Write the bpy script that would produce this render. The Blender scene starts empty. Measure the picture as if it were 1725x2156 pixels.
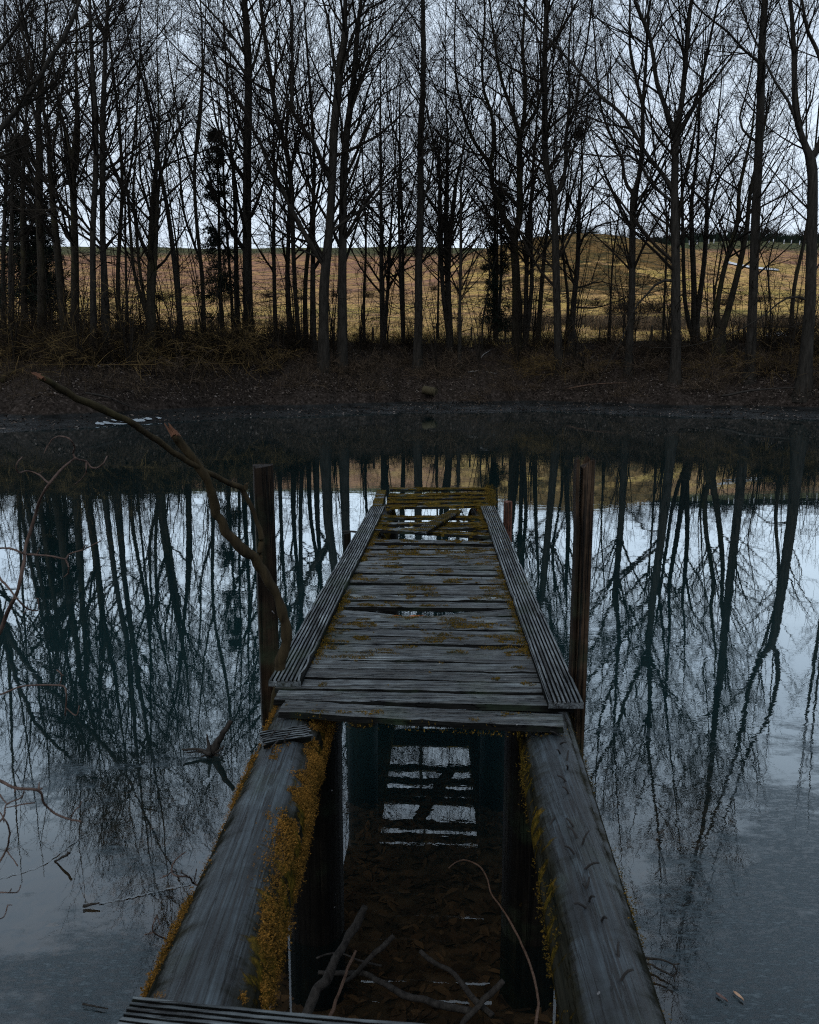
import bpy, math, random
import numpy as np
from mathutils import Vector

# ------------------------------------------------------------------ basics
rng = np.random.default_rng(11)
random.seed(5)
SC = bpy.context.scene
COL = SC.collection
R = math.radians

# camera constants (pixel coordinates below refer to a 1725 x 2156 frame)
F, CX, CY = 1700.0, 862.5, 1078.0
E = 2.295                      # eye above the water
PITCH = R(10.1)
CP, SP = math.cos(PITCH), math.sin(PITCH)
K = 1.095                      # deck top above the water

def ray(px, py):
    a, b = (px - CX) / F, -(py - CY) / F
    return np.array([a, CP + b * SP, -SP + b * CP])
def atY(px, py, Y):
    d = ray(px, py)
    return np.array([0, 0, E]) + d * (Y / d[1])
def atZ(px, py, z):
    d = ray(px, py)
    return np.array([0, 0, E]) + d * ((z - E) / d[2])

# ------------------------------------------------------------------ mesh collector
class MB:
    def __init__(s):
        s.v, s.f, s.m, s.n = [], [], [], 0
    def add(s, V, Fc, mi=0):
        V = np.asarray(V, float).reshape(-1, 3)
        Fc = np.asarray(Fc, int)
        if len(Fc) == 0: return
        s.v.append(V); s.f.append(Fc + s.n); s.m.append(np.full(len(Fc), mi)); s.n += len(V)
    def tubes(s, P, Rr, sides=4, mi=0, cap=False):
        P = np.asarray(P, float); Rr = np.asarray(Rr, float)
        n, k, _ = P.shape
        if n == 0: return
        T = np.gradient(P, axis=1)
        T /= np.linalg.norm(T, axis=2, keepdims=True) + 1e-12
        m = T.mean(axis=1)
        ref = np.where(np.abs(m[:, 2:3]) > 0.8, np.array([[1., 0.13, 0]]), np.array([[0.05, 0.1, 1.]]))
        U = np.cross(T, ref[:, None, :]); U /= np.linalg.norm(U, axis=2, keepdims=True) + 1e-12
        W = np.cross(T, U)
        a = np.arange(sides) * 2 * np.pi / sides
        V = P[:, :, None, :] + Rr[:, :, None, None] * (np.cos(a)[None, None, :, None] * U[:, :, None, :] + np.sin(a)[None, None, :, None] * W[:, :, None, :])
        idx = np.arange(n * k * sides).reshape(n, k, sides)
        nx = np.roll(idx, -1, axis=2)
        q = np.stack([idx[:, :-1], nx[:, :-1], nx[:, 1:], idx[:, 1:]], axis=-1).reshape(-1, 4)
        base = s.n
        s.add(V, q, mi)
        if cap:
            for e in (0, k - 1):
                c = P[:, e]
                ring = idx[:, e]
                s.v.append(c); ci = s.n + np.arange(n); s.n += n
                t = np.stack([ring, np.roll(ring, -1, axis=1), np.repeat(ci[:, None] - base, sides, 1), np.repeat(ci[:, None] - base, sides, 1)], -1).reshape(-1, 4)
                if e == 0: t = t[:, [1, 0, 2, 3]]
                s.f.append(t + base); s.m.append(np.full(len(t), mi))
    def build(s, name, mats, parent=None, origin=(0, 0, 0), smooth=False):
        V = np.concatenate(s.v) - np.asarray(origin, float)
        me = bpy.data.meshes.new(name)
        allv, starts, mi, pos = [], [], [], 0
        for Fc, m in zip(s.f, s.m):
            if Fc.shape[1] == 4:
                tri = Fc[:, 2] == Fc[:, 3]
                for sel, w in ((~tri, 4), (tri, 3)):
                    A = Fc[sel][:, :w]
                    if len(A):
                        allv.append(A.ravel()); starts.append(pos + np.arange(len(A)) * w); pos += A.size; mi.append(m[sel])
            else:
                w = Fc.shape[1]
                allv.append(Fc.ravel()); starts.append(pos + np.arange(len(Fc)) * w); pos += Fc.size; mi.append(m)
        vi = np.concatenate(allv); st = np.concatenate(starts); mi = np.concatenate(mi)
        me.vertices.add(len(V)); me.vertices.foreach_set('co', V.astype(np.float32).ravel())
        me.loops.add(len(vi)); me.loops.foreach_set('vertex_index', vi.astype(np.int32))
        me.polygons.add(len(st)); me.polygons.foreach_set('loop_start', st.astype(np.int32))
        if not isinstance(mats, (list, tuple)): mats = [mats]
        for m in mats: me.materials.append(m)
        me.polygons.foreach_set('material_index', mi.astype(np.int32))
        me.polygons.foreach_set('use_smooth', np.full(len(st), smooth))
        me.update(calc_edges=True)
        o = bpy.data.objects.new(name, me); COL.objects.link(o)
        if parent is not None: o.parent = parent
        return o

def tag(o, label=None, cat=None, group=None, kind=None):
    if label: o['label'] = label
    if cat: o['category'] = cat
    if group: o['group'] = group
    if kind: o['kind'] = kind
    return o
def empty(name, loc, label=None, cat=None, group=None):
    o = bpy.data.objects.new(name, None); COL.objects.link(o); o.location = loc
    o.empty_display_size = 0.2
    return tag(o, label, cat, group)
def copy_tree(root, loc, rz=0.0, scale=1.0, label=None, group=None):
    r = root.copy(); COL.objects.link(r); r.location = loc; r.rotation_euler = (0, 0, rz); r.scale = (scale,) * 3
    if label: r['label'] = label
    if group: r['group'] = group
    for ch in list(root.children):
        c = ch.copy(); COL.objects.link(c); c.parent = r
    return r

# ------------------------------------------------------------------ smooth value noise in numpy
def hash2(ix, iy, seed):
    h = (ix * 374761393 + iy * 668265263 + seed * 1442695041) & 0xffffffff
    h = ((h ^ (h >> 13)) * 1274126177) & 0xffffffff
    return ((h ^ (h >> 16)) & 0xffff) / 65535.0
def vnoise(x, y, seed=0):
    x = np.asarray(x, float); y = np.asarray(y, float)
    ix, iy = np.floor(x).astype(np.int64), np.floor(y).astype(np.int64)
    fx, fy = x - ix, y - iy
    fx, fy = fx * fx * (3 - 2 * fx), fy * fy * (3 - 2 * fy)
    a, b, c, d = hash2(ix, iy, seed), hash2(ix + 1, iy, seed), hash2(ix, iy + 1, seed), hash2(ix + 1, iy + 1, seed)
    return (a * (1 - fx) + b * fx) * (1 - fy) + (c * (1 - fx) + d * fx) * fy
def fbm(x, y, seed=0, o=4):
    t, a, s = 0, .5, 0
    for i in range(o):
        t = t + a * vnoise(np.asarray(x) * 2 ** i, np.asarray(y) * 2 ** i, seed + i); s += a; a *= .5
    return t / s
def sstep(a, b, x):
    t = np.clip((x - a) / (b - a), 0, 1); return t * t * (3 - 2 * t)

# ------------------------------------------------------------------ materials
class NT:
    def __init__(s, name):
        s.mat = bpy.data.materials.new(name); s.mat.use_nodes = True
        s.t = s.mat.node_tree; s.t.nodes.clear()
        s.out = s.n('ShaderNodeOutputMaterial')
    def n(s, typ, **kw):
        nd = s.t.nodes.new(typ)
        for k, v in kw.items():
            if k.startswith('i_'):
                nd.inputs[int(k[2:]) if k[2:].isdigit() else k[2:].replace('_', ' ')].default_value = v
            else: setattr(nd, k, v)
        return nd
    def l(s, a, b): s.t.links.new(a, b)
    def pos(s, scale=(1, 1, 1), space='world', rot=(0, 0, 0)):
        src = s.n('ShaderNodeNewGeometry').outputs['Position'] if space == 'world' else s.n('ShaderNodeTexCoord').outputs['Object']
        m = s.n('ShaderNodeMapping'); m.inputs['Scale'].default_value = scale; m.inputs['Rotation'].default_value = rot
        s.l(src, m.inputs['Vector']); return m.outputs['Vector']
    def noise(s, vec, scale=1, detail=4, rough=.55, dist=0):
        nd = s.n('ShaderNodeTexNoise'); nd.inputs['Scale'].default_value = scale; nd.inputs['Detail'].default_value = detail
        nd.inputs['Roughness'].default_value = rough; nd.inputs['Distortion'].default_value = dist
        s.l(vec, nd.inputs['Vector']); return nd.outputs['Fac']
    def ramp(s, fac, stops, interp='LINEAR'):
        r = s.n('ShaderNodeValToRGB'); r.color_ramp.interpolation = interp
        while len(r.color_ramp.elements) < len(stops): r.color_ramp.elements.new(.5)
        for e, (p, c) in zip(r.color_ramp.elements, stops):
            e.position = p; e.color = (*c, 1) if len(c) == 3 else c
        s.l(fac, r.inputs['Fac']); return r.outputs['Color']
    def mask(s, fac, a, b):
        m = s.n('ShaderNodeMapRange'); m.interpolation_type = 'SMOOTHSTEP'
        m.inputs['From Min'].default_value = a; m.inputs['From Max'].default_value = b
        s.l(fac, m.inputs['Value']); return m.outputs['Result']
    def mix(s, fac, a, b, mode='MIX'):
        m = s.n('ShaderNodeMix', data_type='RGBA', blend_type=mode)
        if hasattr(fac, 'is_output'): s.l(fac, m.inputs[0])
        else: m.inputs[0].default_value = fac
        for v, i in ((a, 6), (b, 7)):
            if hasattr(v, 'is_output'): s.l(v, m.inputs[i])
            else: m.inputs[i].default_value = (*v, 1)
        return m.outputs[2]
    def math(s, op, a, b=None, clamp=False):
        m = s.n('ShaderNodeMath', operation=op); m.use_clamp = clamp
        for v, i in ((a, 0), (b, 1)):
            if v is None: continue
            if hasattr(v, 'is_output'): s.l(v, m.inputs[i])
            else: m.inputs[i].default_value = v
        return m.outputs[0]
    def sep(s, vec):
        x = s.n('ShaderNodeSeparateXYZ'); s.l(vec, x.inputs[0]); return x.outputs
    def principled(s, color, rough=.7, spec=.3, bump=None, bdist=.01, bstr=1.0):
        p = s.n('ShaderNodeBsdfPrincipled')
        if hasattr(color, 'is_output'): s.l(color, p.inputs['Base Color'])
        else: p.inputs['Base Color'].default_value = (*color, 1)
        if hasattr(rough, 'is_output'): s.l(rough, p.inputs['Roughness'])
        else: p.inputs['Roughness'].default_value = rough
        if hasattr(spec, 'is_output'): s.l(spec, p.inputs['Specular IOR Level'])
        else: p.inputs['Specular IOR Level'].default_value = spec
        if bump is not None:
            b = s.n('ShaderNodeBump'); b.inputs['Distance'].default_value = bdist; b.inputs['Strength'].default_value = bstr
            s.l(bump, b.inputs['Height']); s.l(b.outputs['Normal'], p.inputs['Normal'])
        s.l(p.outputs[0], s.out.inputs['Surface']); return p

MOSS1, MOSS2, MOSS3 = (.045, .032, .006), (.125, .075, .012), (.016, .018, .006)

def mat_wood(name, axis, moss=0.5, dark=(.020, .025, .027), light=(.105, .124, .132), spec=.35, flank=None, far=True):
    n = NT(name)
    sc = {'x': (1.5, 45, 45), 'y': (45, 1.5, 45), 'z': (45, 45, 1.2)}[axis]
    g = n.noise(n.pos(sc), 1, 6, .65, .3)
    g2 = n.noise(n.pos((6, 6, 6)), 1, 5, .6)
    col = n.ramp(g, [(.36, dark), (.50, tuple((a + b) / 2.3 for a, b in zip(dark, light))), (.66, light)])
    col = n.mix(n.mask(g2, .35, .7), col, n.mix(1, col, (.62, .62, .66), 'MULTIPLY'))
    ck = n.noise(n.pos(tuple(v * (1.6 if v > 10 else .55) for v in sc)), 1, 3, .5, .6)
    col = n.mix(n.math('MULTIPLY', n.mask(ck, .57, .64), .9), col, (.005, .005, .005))
    st = n.noise(n.pos((2.2, 2.2, 2.2), rot=(.1, .4, .2)), 1, 5, .65)
    col = n.mix(n.math('MULTIPLY', n.mask(st, .5, .68), .6), col, tuple(v * .8 for v in dark))
    fib = n.noise(n.pos(tuple(v * (5 if v > 10 else 3) for v in sc)), 1, 4, .7)
    col = n.mix(1, col, n.ramp(fib, [(.30, (.45, .45, .46)), (.70, (1.5, 1.5, 1.48))]), 'MULTIPLY')
    cr_ = n.noise(n.pos(tuple(v * (.55 if v > 10 else .4) for v in sc)), 1, 5, .6, .25)
    crk = n.math('SUBTRACT', 1, n.mask(n.math('ABSOLUTE', n.math('SUBTRACT', cr_, .5)), .003, .016))
    crk = n.math('MULTIPLY', crk, n.mask(st, .38, .56))
    col = n.mix(crk, col, (.002, .002, .002))
    blo = n.noise(n.pos((11, 11, 11)), 1, 6, .7)
    col = n.mix(1, col, n.ramp(blo, [(.34, (.55, .56, .56)), (.66, (1.35, 1.34, 1.33))]), 'MULTIPLY')
    rnd = n.n('ShaderNodeObjectInfo').outputs['Random']
    v = n.math('ADD', n.math('MULTIPLY', rnd, .75), .58)
    cb = n.n('ShaderNodeCombineColor'); [n.l(v, cb.inputs[i]) for i in range(3)]
    col = n.mix(1, col, cb.outputs[0], 'MULTIPLY')
    # pale flecks and droppings
    fl = n.noise(n.pos((38, 38, 38)), 1, 2, .5)
    col = n.mix(n.mask(fl, .765, .80), col, (.16, .16, .165))
    # green algae stain
    al = n.noise(n.pos((4, 4, 4), rot=(.3, .2, .5)), 1, 5, .6)
    col = n.mix(n.math('MULTIPLY', n.mask(al, .5, .75), .55), col, (.018, .03, .016))
    # moss
    mz = n.noise(n.pos((7, 16, 7)), 1, 7, .68)
    geo = n.n('ShaderNodeNewGeometry'); spx = spec
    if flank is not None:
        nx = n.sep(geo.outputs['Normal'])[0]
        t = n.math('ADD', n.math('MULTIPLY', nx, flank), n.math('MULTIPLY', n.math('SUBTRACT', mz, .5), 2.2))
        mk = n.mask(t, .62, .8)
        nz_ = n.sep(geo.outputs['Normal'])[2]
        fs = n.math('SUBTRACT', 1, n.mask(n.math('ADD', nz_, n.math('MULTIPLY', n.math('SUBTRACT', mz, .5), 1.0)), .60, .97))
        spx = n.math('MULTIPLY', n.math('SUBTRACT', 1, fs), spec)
        col = n.mix(n.math('MULTIPLY', fs, .9), col, n.ramp(g, [(.35, (.005, .006, .005)), (.7, (.022, .020, .013))]))  # brown flank stain plus shading painted by normal, to round the log
    else:
        y = n.sep(geo.outputs['Position'])[1]
        x = n.sep(geo.outputs['Position'])[0]
        t = n.math('ADD', mz, n.math('MULTIPLY', n.mask(y, 3.2, 7.0), .2 * moss)) if far else mz
        t = n.math('ADD', t, n.math('MULTIPLY', x, .05))
        mk = n.mask(t, .70, .76)
    mc = n.noise(n.pos((55, 55, 55)), 1, 4, .7)
    mcol = n.ramp(mc, [(.3, MOSS3), (.5, MOSS1), (.72, MOSS2)])
    col = n.mix(mk, col, mcol)
    h = n.math('ADD', n.math('ADD', n.math('MULTIPLY', g, .35), n.math('SUBTRACT', n.math('MULTIPLY', fib, .25), n.math('MULTIPLY', crk, .9))), n.math('MULTIPLY', mk, n.math('ADD', mc, .35)))
    rg = n.math('ADD', n.math('MULTIPLY', mk, .35), n.math('ADD', n.math('MULTIPLY', g2, .35), .38), True)
    n.principled(col, rg, n.math('MULTIPLY', spx, n.math('SUBTRACT', 1, n.math('MULTIPLY', mk, .85))), h, .008, .9)
    return n.mat

def mat_moss(name, pal=(MOSS3, MOSS1, MOSS2)):
    n = NT(name)
    r = n.n('ShaderNodeNewGeometry').outputs['Random Per Island']
    z = n.noise(n.pos((17, 17, 17)), 1, 5, .7)
    f = n.math('ADD', n.math('MULTIPLY', r, .28), n.math('MULTIPLY', z, .72))
    n.principled(n.ramp(f, [(.34, pal[0]), (.49, pal[1]), (.64, pal[2])]), .95, .05)
    return n.mat

def mat_bark(name, c0, c1, scale=1.0, moss=0.0, space='obj'):
    n = NT(name)
    g = n.noise(n.pos((9 * scale, 9 * scale, 1.6 * scale), space), 1, 6, .65, .4)
    col = n.ramp(g, [(.3, c0), (.7, c1)])
    z = n.noise(n.pos((1.5, 1.5, .5), space), 1, 3, .5)
    if moss: col = n.mix(n.math('MULTIPLY', n.mask(z, .5, .7), moss), col, (.035, .035, .012))
    n.principled(col, .9, .06, g, .03 / scale, .8)
    return n.mat

def mat_twig(name, c0, c1):
    n = NT(name)
    r = n.n('ShaderNodeNewGeometry').outputs['Random Per Island']
    n.principled(n.mix(r, c0, c1), .9, .05)
    return n.mat

def mat_flat(name, c, rough=.6, spec=.3, var=.3, scale=20):
    n = NT(name)
    g = n.noise(n.pos((scale,) * 3, 'obj'), 1, 5, .6)
    col = n.mix(g, tuple(v * (1 - var) for v in c), tuple(v * (1 + var) for v in c))
    n.principled(col, rough, spec, g, .004, .6)
    return n.mat

M = {}
M['plank'] = mat_wood('wet_grooved_board', 'x', .75)
M['rail'] = mat_wood('edge_board_wood', 'y', .35, light=(.115, .132, .140))
M['back'] = mat_wood('mossy_board', 'x', 1.5)
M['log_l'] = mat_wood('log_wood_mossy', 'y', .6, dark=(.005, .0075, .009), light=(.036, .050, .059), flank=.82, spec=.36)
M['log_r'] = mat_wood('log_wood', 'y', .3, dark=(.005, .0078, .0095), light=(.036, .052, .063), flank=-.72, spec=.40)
M['leg'] = mat_wood('wet_leg_wood', 'z', .2, dark=(.003, .0025, .002), light=(.012, .010, .0075), far=False, spec=.06)
M['post'] = mat_wood('post_wood', 'z', .2, dark=(.010, .0065, .004), light=(.042, .027, .017), far=False, spec=.08)
M['redpost'] = mat_wood('red_post_wood', 'z', .0, dark=(.05, .02, .012), light=(.15, .065, .045), far=False, spec=.1)
M['moss'] = mat_moss('moss_tufts')
M['moss_orange'] = mat_moss('ochre_moss', ((.018, .015, .005), (.085, .046, .009), (.21, .105, .022)))
M['rot'] = mat_moss('rotten_wood', ((.06, .02, .010), (.20, .065, .026), (.34, .13, .06)))
M['groove'] = mat_wood('groove_dirt_shade', 'x', .9, dark=(.0025, .003, .0028), light=(.008, .0085, .008), spec=.03)  # dirt tone that also paints shade into grooves and board sides
M['nail'] = mat_flat('rusty_nail', (.009, .008, .0075), .7, .2)
M['bark'] = mat_bark('grove_bark', (.0065, .006, .0052), (.027, .0245, .021))
M['bark_mossy'] = mat_bark('grove_bark_mossy', (.008, .0075, .006), (.026, .022, .016), moss=.6)
M['twig'] = mat_twig('crown_twigs', (.007, .006, .005), (.017, .014, .011))
M['shrub'] = mat_twig('shrub_twigs', (.012, .009, .005), (.13, .088, .036))
M['shrub_dark'] = mat_twig('dark_shrub_twigs', (.010, .008, .006), (.030, .022, .014))
M['shrub_mid'] = mat_twig('bramble_stems', (.012, .009, .007), (.085, .062, .042))
M['needle'] = mat_twig('conifer_needles', (.006, .010, .008), (.014, .022, .016))
M['branch'] = mat_bark('dead_branch_bark', (.010, .008, .0055), (.036, .027, .014), 4, .7)
M['twig_near'] = mat_bark('near_twig_bark', (.03, .02, .017), (.085, .06, .05), 6)
M['cut'] = mat_flat('broken_wood_end', (.075, .036, .021), .8, .1, .5, 60)
M['bleached'] = mat_flat('bleached_wood', (.13, .125, .12), .8, .2, .4, 12)
M['stick'] = mat_bark('wet_stick_bark', (.008, .0075, .007), (.034, .031, .028), 6)
M['stick_red'] = mat_bark('red_stick_bark', (.035, .022, .016), (.10, .065, .048), 6)
M['pipe'] = mat_flat('stained_concrete', (.035, .029, .015), .85, .2, .4, 8)
M['pale'] = mat_flat('weathered_pale', (.42, .43, .45), .7, .2, .3, 12)
M['fence'] = mat_flat('fence_wood', (.05, .042, .03), .9, .1, .3, 12)
M['leafpale'] = mat_flat('dry_leaf', (.34, .23, .16), .7, .2, .3, 60)
M['leafdark'] = mat_flat('wet_leaf', (.10, .065, .06), .6, .3, .3, 60)

# leaf litter
n = NT('litter_leaves')
r = n.n('ShaderNodeNewGeometry').outputs['Random Per Island']
n.principled(n.ramp(r, [(0, (.008, .0065, .0055)), (.5, (.032, .025, .021)), (.85, (.075, .060, .050)), (1, (.13, .115, .105))]), .8, .04)
M['litter'] = n.mat
n = NT('sunken_leaves')
r = n.n('ShaderNodeNewGeometry').outputs['Random Per Island']
n.principled(n.ramp(r, [(0, (.014, .009, .006)), (.7, (.032, .020, .013)), (1, (.06, .039, .024))]), .8, .1)
M['sunken'] = n.mat
n = NT('grass_blades')
r = n.n('ShaderNodeNewGeometry').outputs['Random Per Island']
n.principled(n.ramp(r, [(0, (.12, .10, .035)), (.5, (.28, .20, .07)), (1, (.44, .31, .13))]), .9, .1)
M['grass'] = n.mat
n = NT('reed_stalks')
r = n.n('ShaderNodeNewGeometry').outputs['Random Per Island']
n.principled(n.ramp(r, [(0, (.03, .025, .018)), (.6, (.07, .052, .032)), (1, (.13, .085, .05))]), .9, .1)
M['reed'] = n.mat

# ground
n = NT('pond_mud')
g = n.noise(n.pos((3, 3, 3)), 1, 6, .65); g2 = n.noise(n.pos((14, 14, 14)), 1, 5, .6)
n.principled(n.mix(g2, n.ramp(g, [(.3, (.010, .008, .006)), (.7, (.035, .024, .016))]), (.05, .034, .022)), .8, .1, g2, .02)
M['mud'] = n.mat
n = NT('wet_bank')
P_ = n.pos((1, 1, 1)); g = n.noise(n.pos((.7, .7, .7)), 1, 7, .7); g2 = n.noise(n.pos((6, 6, 6)), 1, 5, .65)
z = n.sep(n.n('ShaderNodeNewGeometry').outputs['Position'])[2]
mudk = n.math('SUBTRACT', 1, n.mask(z, .30, .42))
col = n.ramp(g2, [(.3, (.006, .005, .0045)), (.55, (.026, .021, .018)), (.75, (.07, .058, .052))])
mudc = n.ramp(g, [(.38, (.0025, .003, .003)), (.62, (.013, .014, .014))])
n.principled(n.mix(mudk, col, mudc), n.math('SUBTRACT', .9, n.math('MULTIPLY', mudk, n.math('MULTIPLY', n.mask(g, .40, .6), .5))), n.math('MULTIPLY', mudk, .10), n.math('ADD', g2, n.math('MULTIPLY', g, .8)), .10, .9)
M['bank'] = n.mat

def mat_field(name):
    n = NT(name)
    big = n.noise(n.pos((.035, .06, .03)), 1, 5, .6, .3)
    mid = n.noise(n.pos((.12, .22, .2)), 1, 6, .68)
    pat = n.noise(n.pos((.28, .55, .3), rot=(0, 0, .7)), 1, 6, .68)
    fine = n.noise(n.pos((1.6, 1.6, 1.6)), 1, 7, .72)
    tus = n.noise(n.pos((.8, 1.1, .8)), 1, 4, .6)
    X, Y, Z = n.sep(n.n('ShaderNodeNewGeometry').outputs['Position'])
    # valley floor: straw, olive, pinkish heather patches, dark rush tussocks
    val = n.ramp(big, [(.30, (.20, .17, .055)), (.44, (.40, .285, .095)), (.58, (.46, .29, .125)), (.72, (.22, .185, .06))])
    val = n.mix(n.math('MULTIPLY', n.mask(mid, .50, .62), .75), val, (.26, .145, .105))
    val = n.mix(n.math('MULTIPLY', n.mask(pat, .51, .60), .85), val, (.075, .062, .026))
    # slope: heather and bracken, then a green top pasture
    heath = n.ramp(mid, [(.3, (.09, .055, .042)), (.48, (.25, .135, .095)), (.58, (.33, .20, .09)), (.72, (.15, .115, .05))])
    heath = n.mix(n.math('MULTIPLY', n.mask(pat, .51, .61), .8), heath, (.038, .030, .016))
    ys = n.math('ADD', Y, n.math('MULTIPLY', n.math('SUBTRACT', big, .5), 330))
    ys = n.math('ADD', ys, n.math('MULTIPLY', n.math('SUBTRACT', pat, .5), 150))
    col = n.mix(n.mask(ys, 165, 235), val, heath)
    # the round mound: bracken brown and olive
    t = n.math('DIVIDE', X, Y)
    mo = n.math('MULTIPLY', n.math('MULTIPLY', n.mask(n.math('ADD', t, n.math('MULTIPLY', big, .1)), .09, .16), n.math('SUBTRACT', 1, n.mask(t, .31, .36))), n.mask(ys, 175, 200))
    moc = n.ramp(mid, [(.32, (.03, .028, .012)), (.45, (.095, .066, .024)), (.54, (.15, .088, .034)), (.64, (.055, .054, .02))])
    moc = n.mix(n.math('MULTIPLY', n.mask(pat, .50, .60), .8), moc, (.028, .026, .012))
    col = n.mix(mo, col, moc)
    gold = n.math('MULTIPLY', n.mask(t, .31, .38), n.math('SUBTRACT', 1, n.mask(ys, 255, 280)))
    col = n.mix(n.math('MULTIPLY', gold, .7), col, val)
    col = n.mix(n.math('MULTIPLY', n.mask(n.math('ADD', Y, n.math('MULTIPLY', mid, 40)), 312, 330), .85), col, (.030, .052, .026))
    col = n.mix(1, col, n.ramp(fine, [(.28, (.62, .60, .58)), (.72, (1.75, 1.66, 1.5))]), 'MULTIPLY')
    col = n.mix(1, col, n.ramp(tus, [(.35, (.60, .60, .58)), (.6, (1.1, 1.08, 1.05))]), 'MULTIPLY')
    n.principled(col, .95, .05, n.math('ADD', fine, n.math('ADD', n.math('MULTIPLY', mid, 2), tus)), .6, .9)
    return n.mat
M['meadow'] = M['hill'] = mat_field('meadow_and_hill_grass')

# water : clear-to-murky surface with scum film drifting near the shore
n = NT('pond_water')
geo = n.n('ShaderNodeNewGeometry').outputs['Position']
X, Y, Z = n.sep(geo)
w1 = n.noise(n.pos((5.5, 9, 1)), 1, 3, .55, .5)
w2 = n.noise(n.pos((.9, 1.6, 1)), 1, 2, .5)
w3 = n.noise(n.pos((.13, .22, 1)), 1, 2, .5)
amp = n.math('ADD', n.math('MULTIPLY', n.mask(w3, .40, .62), .9), .35)
hgt = n.math('ADD', n.math('MULTIPLY', n.math('MULTIPLY', w1, amp), .00030), n.math('MULTIPLY', w2, .0010))
bm = n.n('ShaderNodeBump'); bm.inputs['Distance'].default_value = 1.0; bm.inputs['Strength'].default_value = 1.0
n.l(hgt, bm.inputs['Height'])
lw = n.n('ShaderNodeLayerWeight'); lw.inputs['Blend'].default_value = .5
rv = n.ramp(lw.outputs['Facing'], [(0, (.03,) * 3), (.25, (.05,) * 3), (.344, (.064,) * 3), (.5, (.165,) * 3), (.645, (.44,) * 3), (.81, (.80,) * 3), (.93, (.86,) * 3), (1, (.88,) * 3)])
gl = n.n('ShaderNodeBsdfGlossy'); gl.inputs['Roughness'].default_value = .012
gl.inputs['Color'].default_value = (.90, .97, 1, 1)
n.l(bm.outputs['Normal'], gl.inputs['Normal'])
tr = n.n('ShaderNodeBsdfTransparent'); tr.inputs['Color'].default_value = (.80, .74, .62, 1)
df = n.n('ShaderNodeBsdfDiffuse'); df.inputs['Color'].default_value = (.0055, .019, .021, 1)
far = n.mask(Y, 2.6, 7)
mb_ = n.n('ShaderNodeMixShader'); n.l(n.math('ADD', n.math('MULTIPLY', far, .90), .07), mb_.inputs[0])
n.l(tr.outputs[0], mb_.inputs[1]); n.l(df.outputs[0], mb_.inputs[2])
m1 = n.n('ShaderNodeMixShader'); n.l(rv, m1.inputs[0]); n.l(mb_.outputs[0], m1.inputs[1]); n.l(gl.outputs[0], m1.inputs[2])
# film
wv = n.n('ShaderNodeVectorMath', operation='ADD')
wn = n.n('ShaderNodeTexNoise'); wn.inputs['Scale'].default_value = 1.3; wn.inputs['Detail'].default_value = 3
wm = n.n('ShaderNodeVectorMath', operation='SCALE'); wm.inputs['Scale'].default_value = .9
n.l(wn.outputs['Color'], wm.inputs[0]); n.l(n.n('ShaderNodeNewGeometry').outputs['Position'], wv.inputs[0]); n.l(wm.outputs[0], wv.inputs[1])
def warped(scale, rot=0.0):
    m = n.n('ShaderNodeMapping'); m.inputs['Scale'].default_value = scale; m.inputs['Rotation'].default_value = (0, 0, rot); n.l(wv.outputs[0], m.inputs['Vector']); return m.outputs[0]
f1 = n.noise(warped((.9, 1.3, 1)), 1, 8, .66, .3)
f2 = n.noise(warped((22, 60, 1), .2), 1, 6, .75)
f3 = n.noise(warped((5, 11, 1), -.3), 1, 6, .72)
zr_ = n.math('MULTIPLY', n.mask(X, .55, 1.3), n.math('SUBTRACT', 1, n.mask(Y, 2.9, 5.6)))
zl_ = n.math('MULTIPLY', n.mask(n.math('MULTIPLY', X, -1), .65, 1.25), n.math('SUBTRACT', 1, n.mask(Y, 2.8, 4.8)))
zone = n.math('ADD', zr_, zl_, True)
fm = n.math('ADD', n.math('ADD', n.math('MULTIPLY', n.math('SUBTRACT', f1, .5), 2.6), n.math('MULTIPLY', zone, .55)), n.math('MULTIPLY', n.math('SUBTRACT', f3, .5), .8))
fm = n.math('MULTIPLY', n.mask(fm, .22, .52), n.mask(zone, .0, .12))
fm = n.math('MULTIPLY', fm, n.math('ADD', n.math('MULTIPLY', n.mask(f2, .40, .56), .55), .45))
fg = n.n('ShaderNodeBsdfGlossy'); fg.inputs['Roughness'].default_value = .28; fg.inputs['Color'].default_value = (.55, .58, .62, 1)
fb = n.n('ShaderNodeBump'); fb.inputs['Distance'].default_value = .004; fb.inputs['Strength'].default_value = .6
n.l(f2, fb.inputs['Height']); n.l(fb.outputs['Normal'], fg.inputs['Normal'])
fd = n.n('ShaderNodeBsdfDiffuse'); n.l(n.ramp(f2, [(.38, (.002, .005, .006)), (.52, (.020, .030, .035)), (.68, (.070, .088, .098))]), fd.inputs['Color'])
fmx = n.n('ShaderNodeMixShader'); n.l(n.math('MULTIPLY', rv, .22), fmx.inputs[0]); n.l(fd.outputs[0], fmx.inputs[1]); n.l(fg.outputs[0], fmx.inputs[2])
m2 = n.n('ShaderNodeMixShader'); n.l(n.math('MULTIPLY', fm, .88), m2.inputs[0]); n.l(m1.outputs[0], m2.inputs[1]); n.l(fmx.outputs[0], m2.inputs[2])
n.l(m2.outputs[0], n.out.inputs['Surface'])
M['water'] = n.mat

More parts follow.
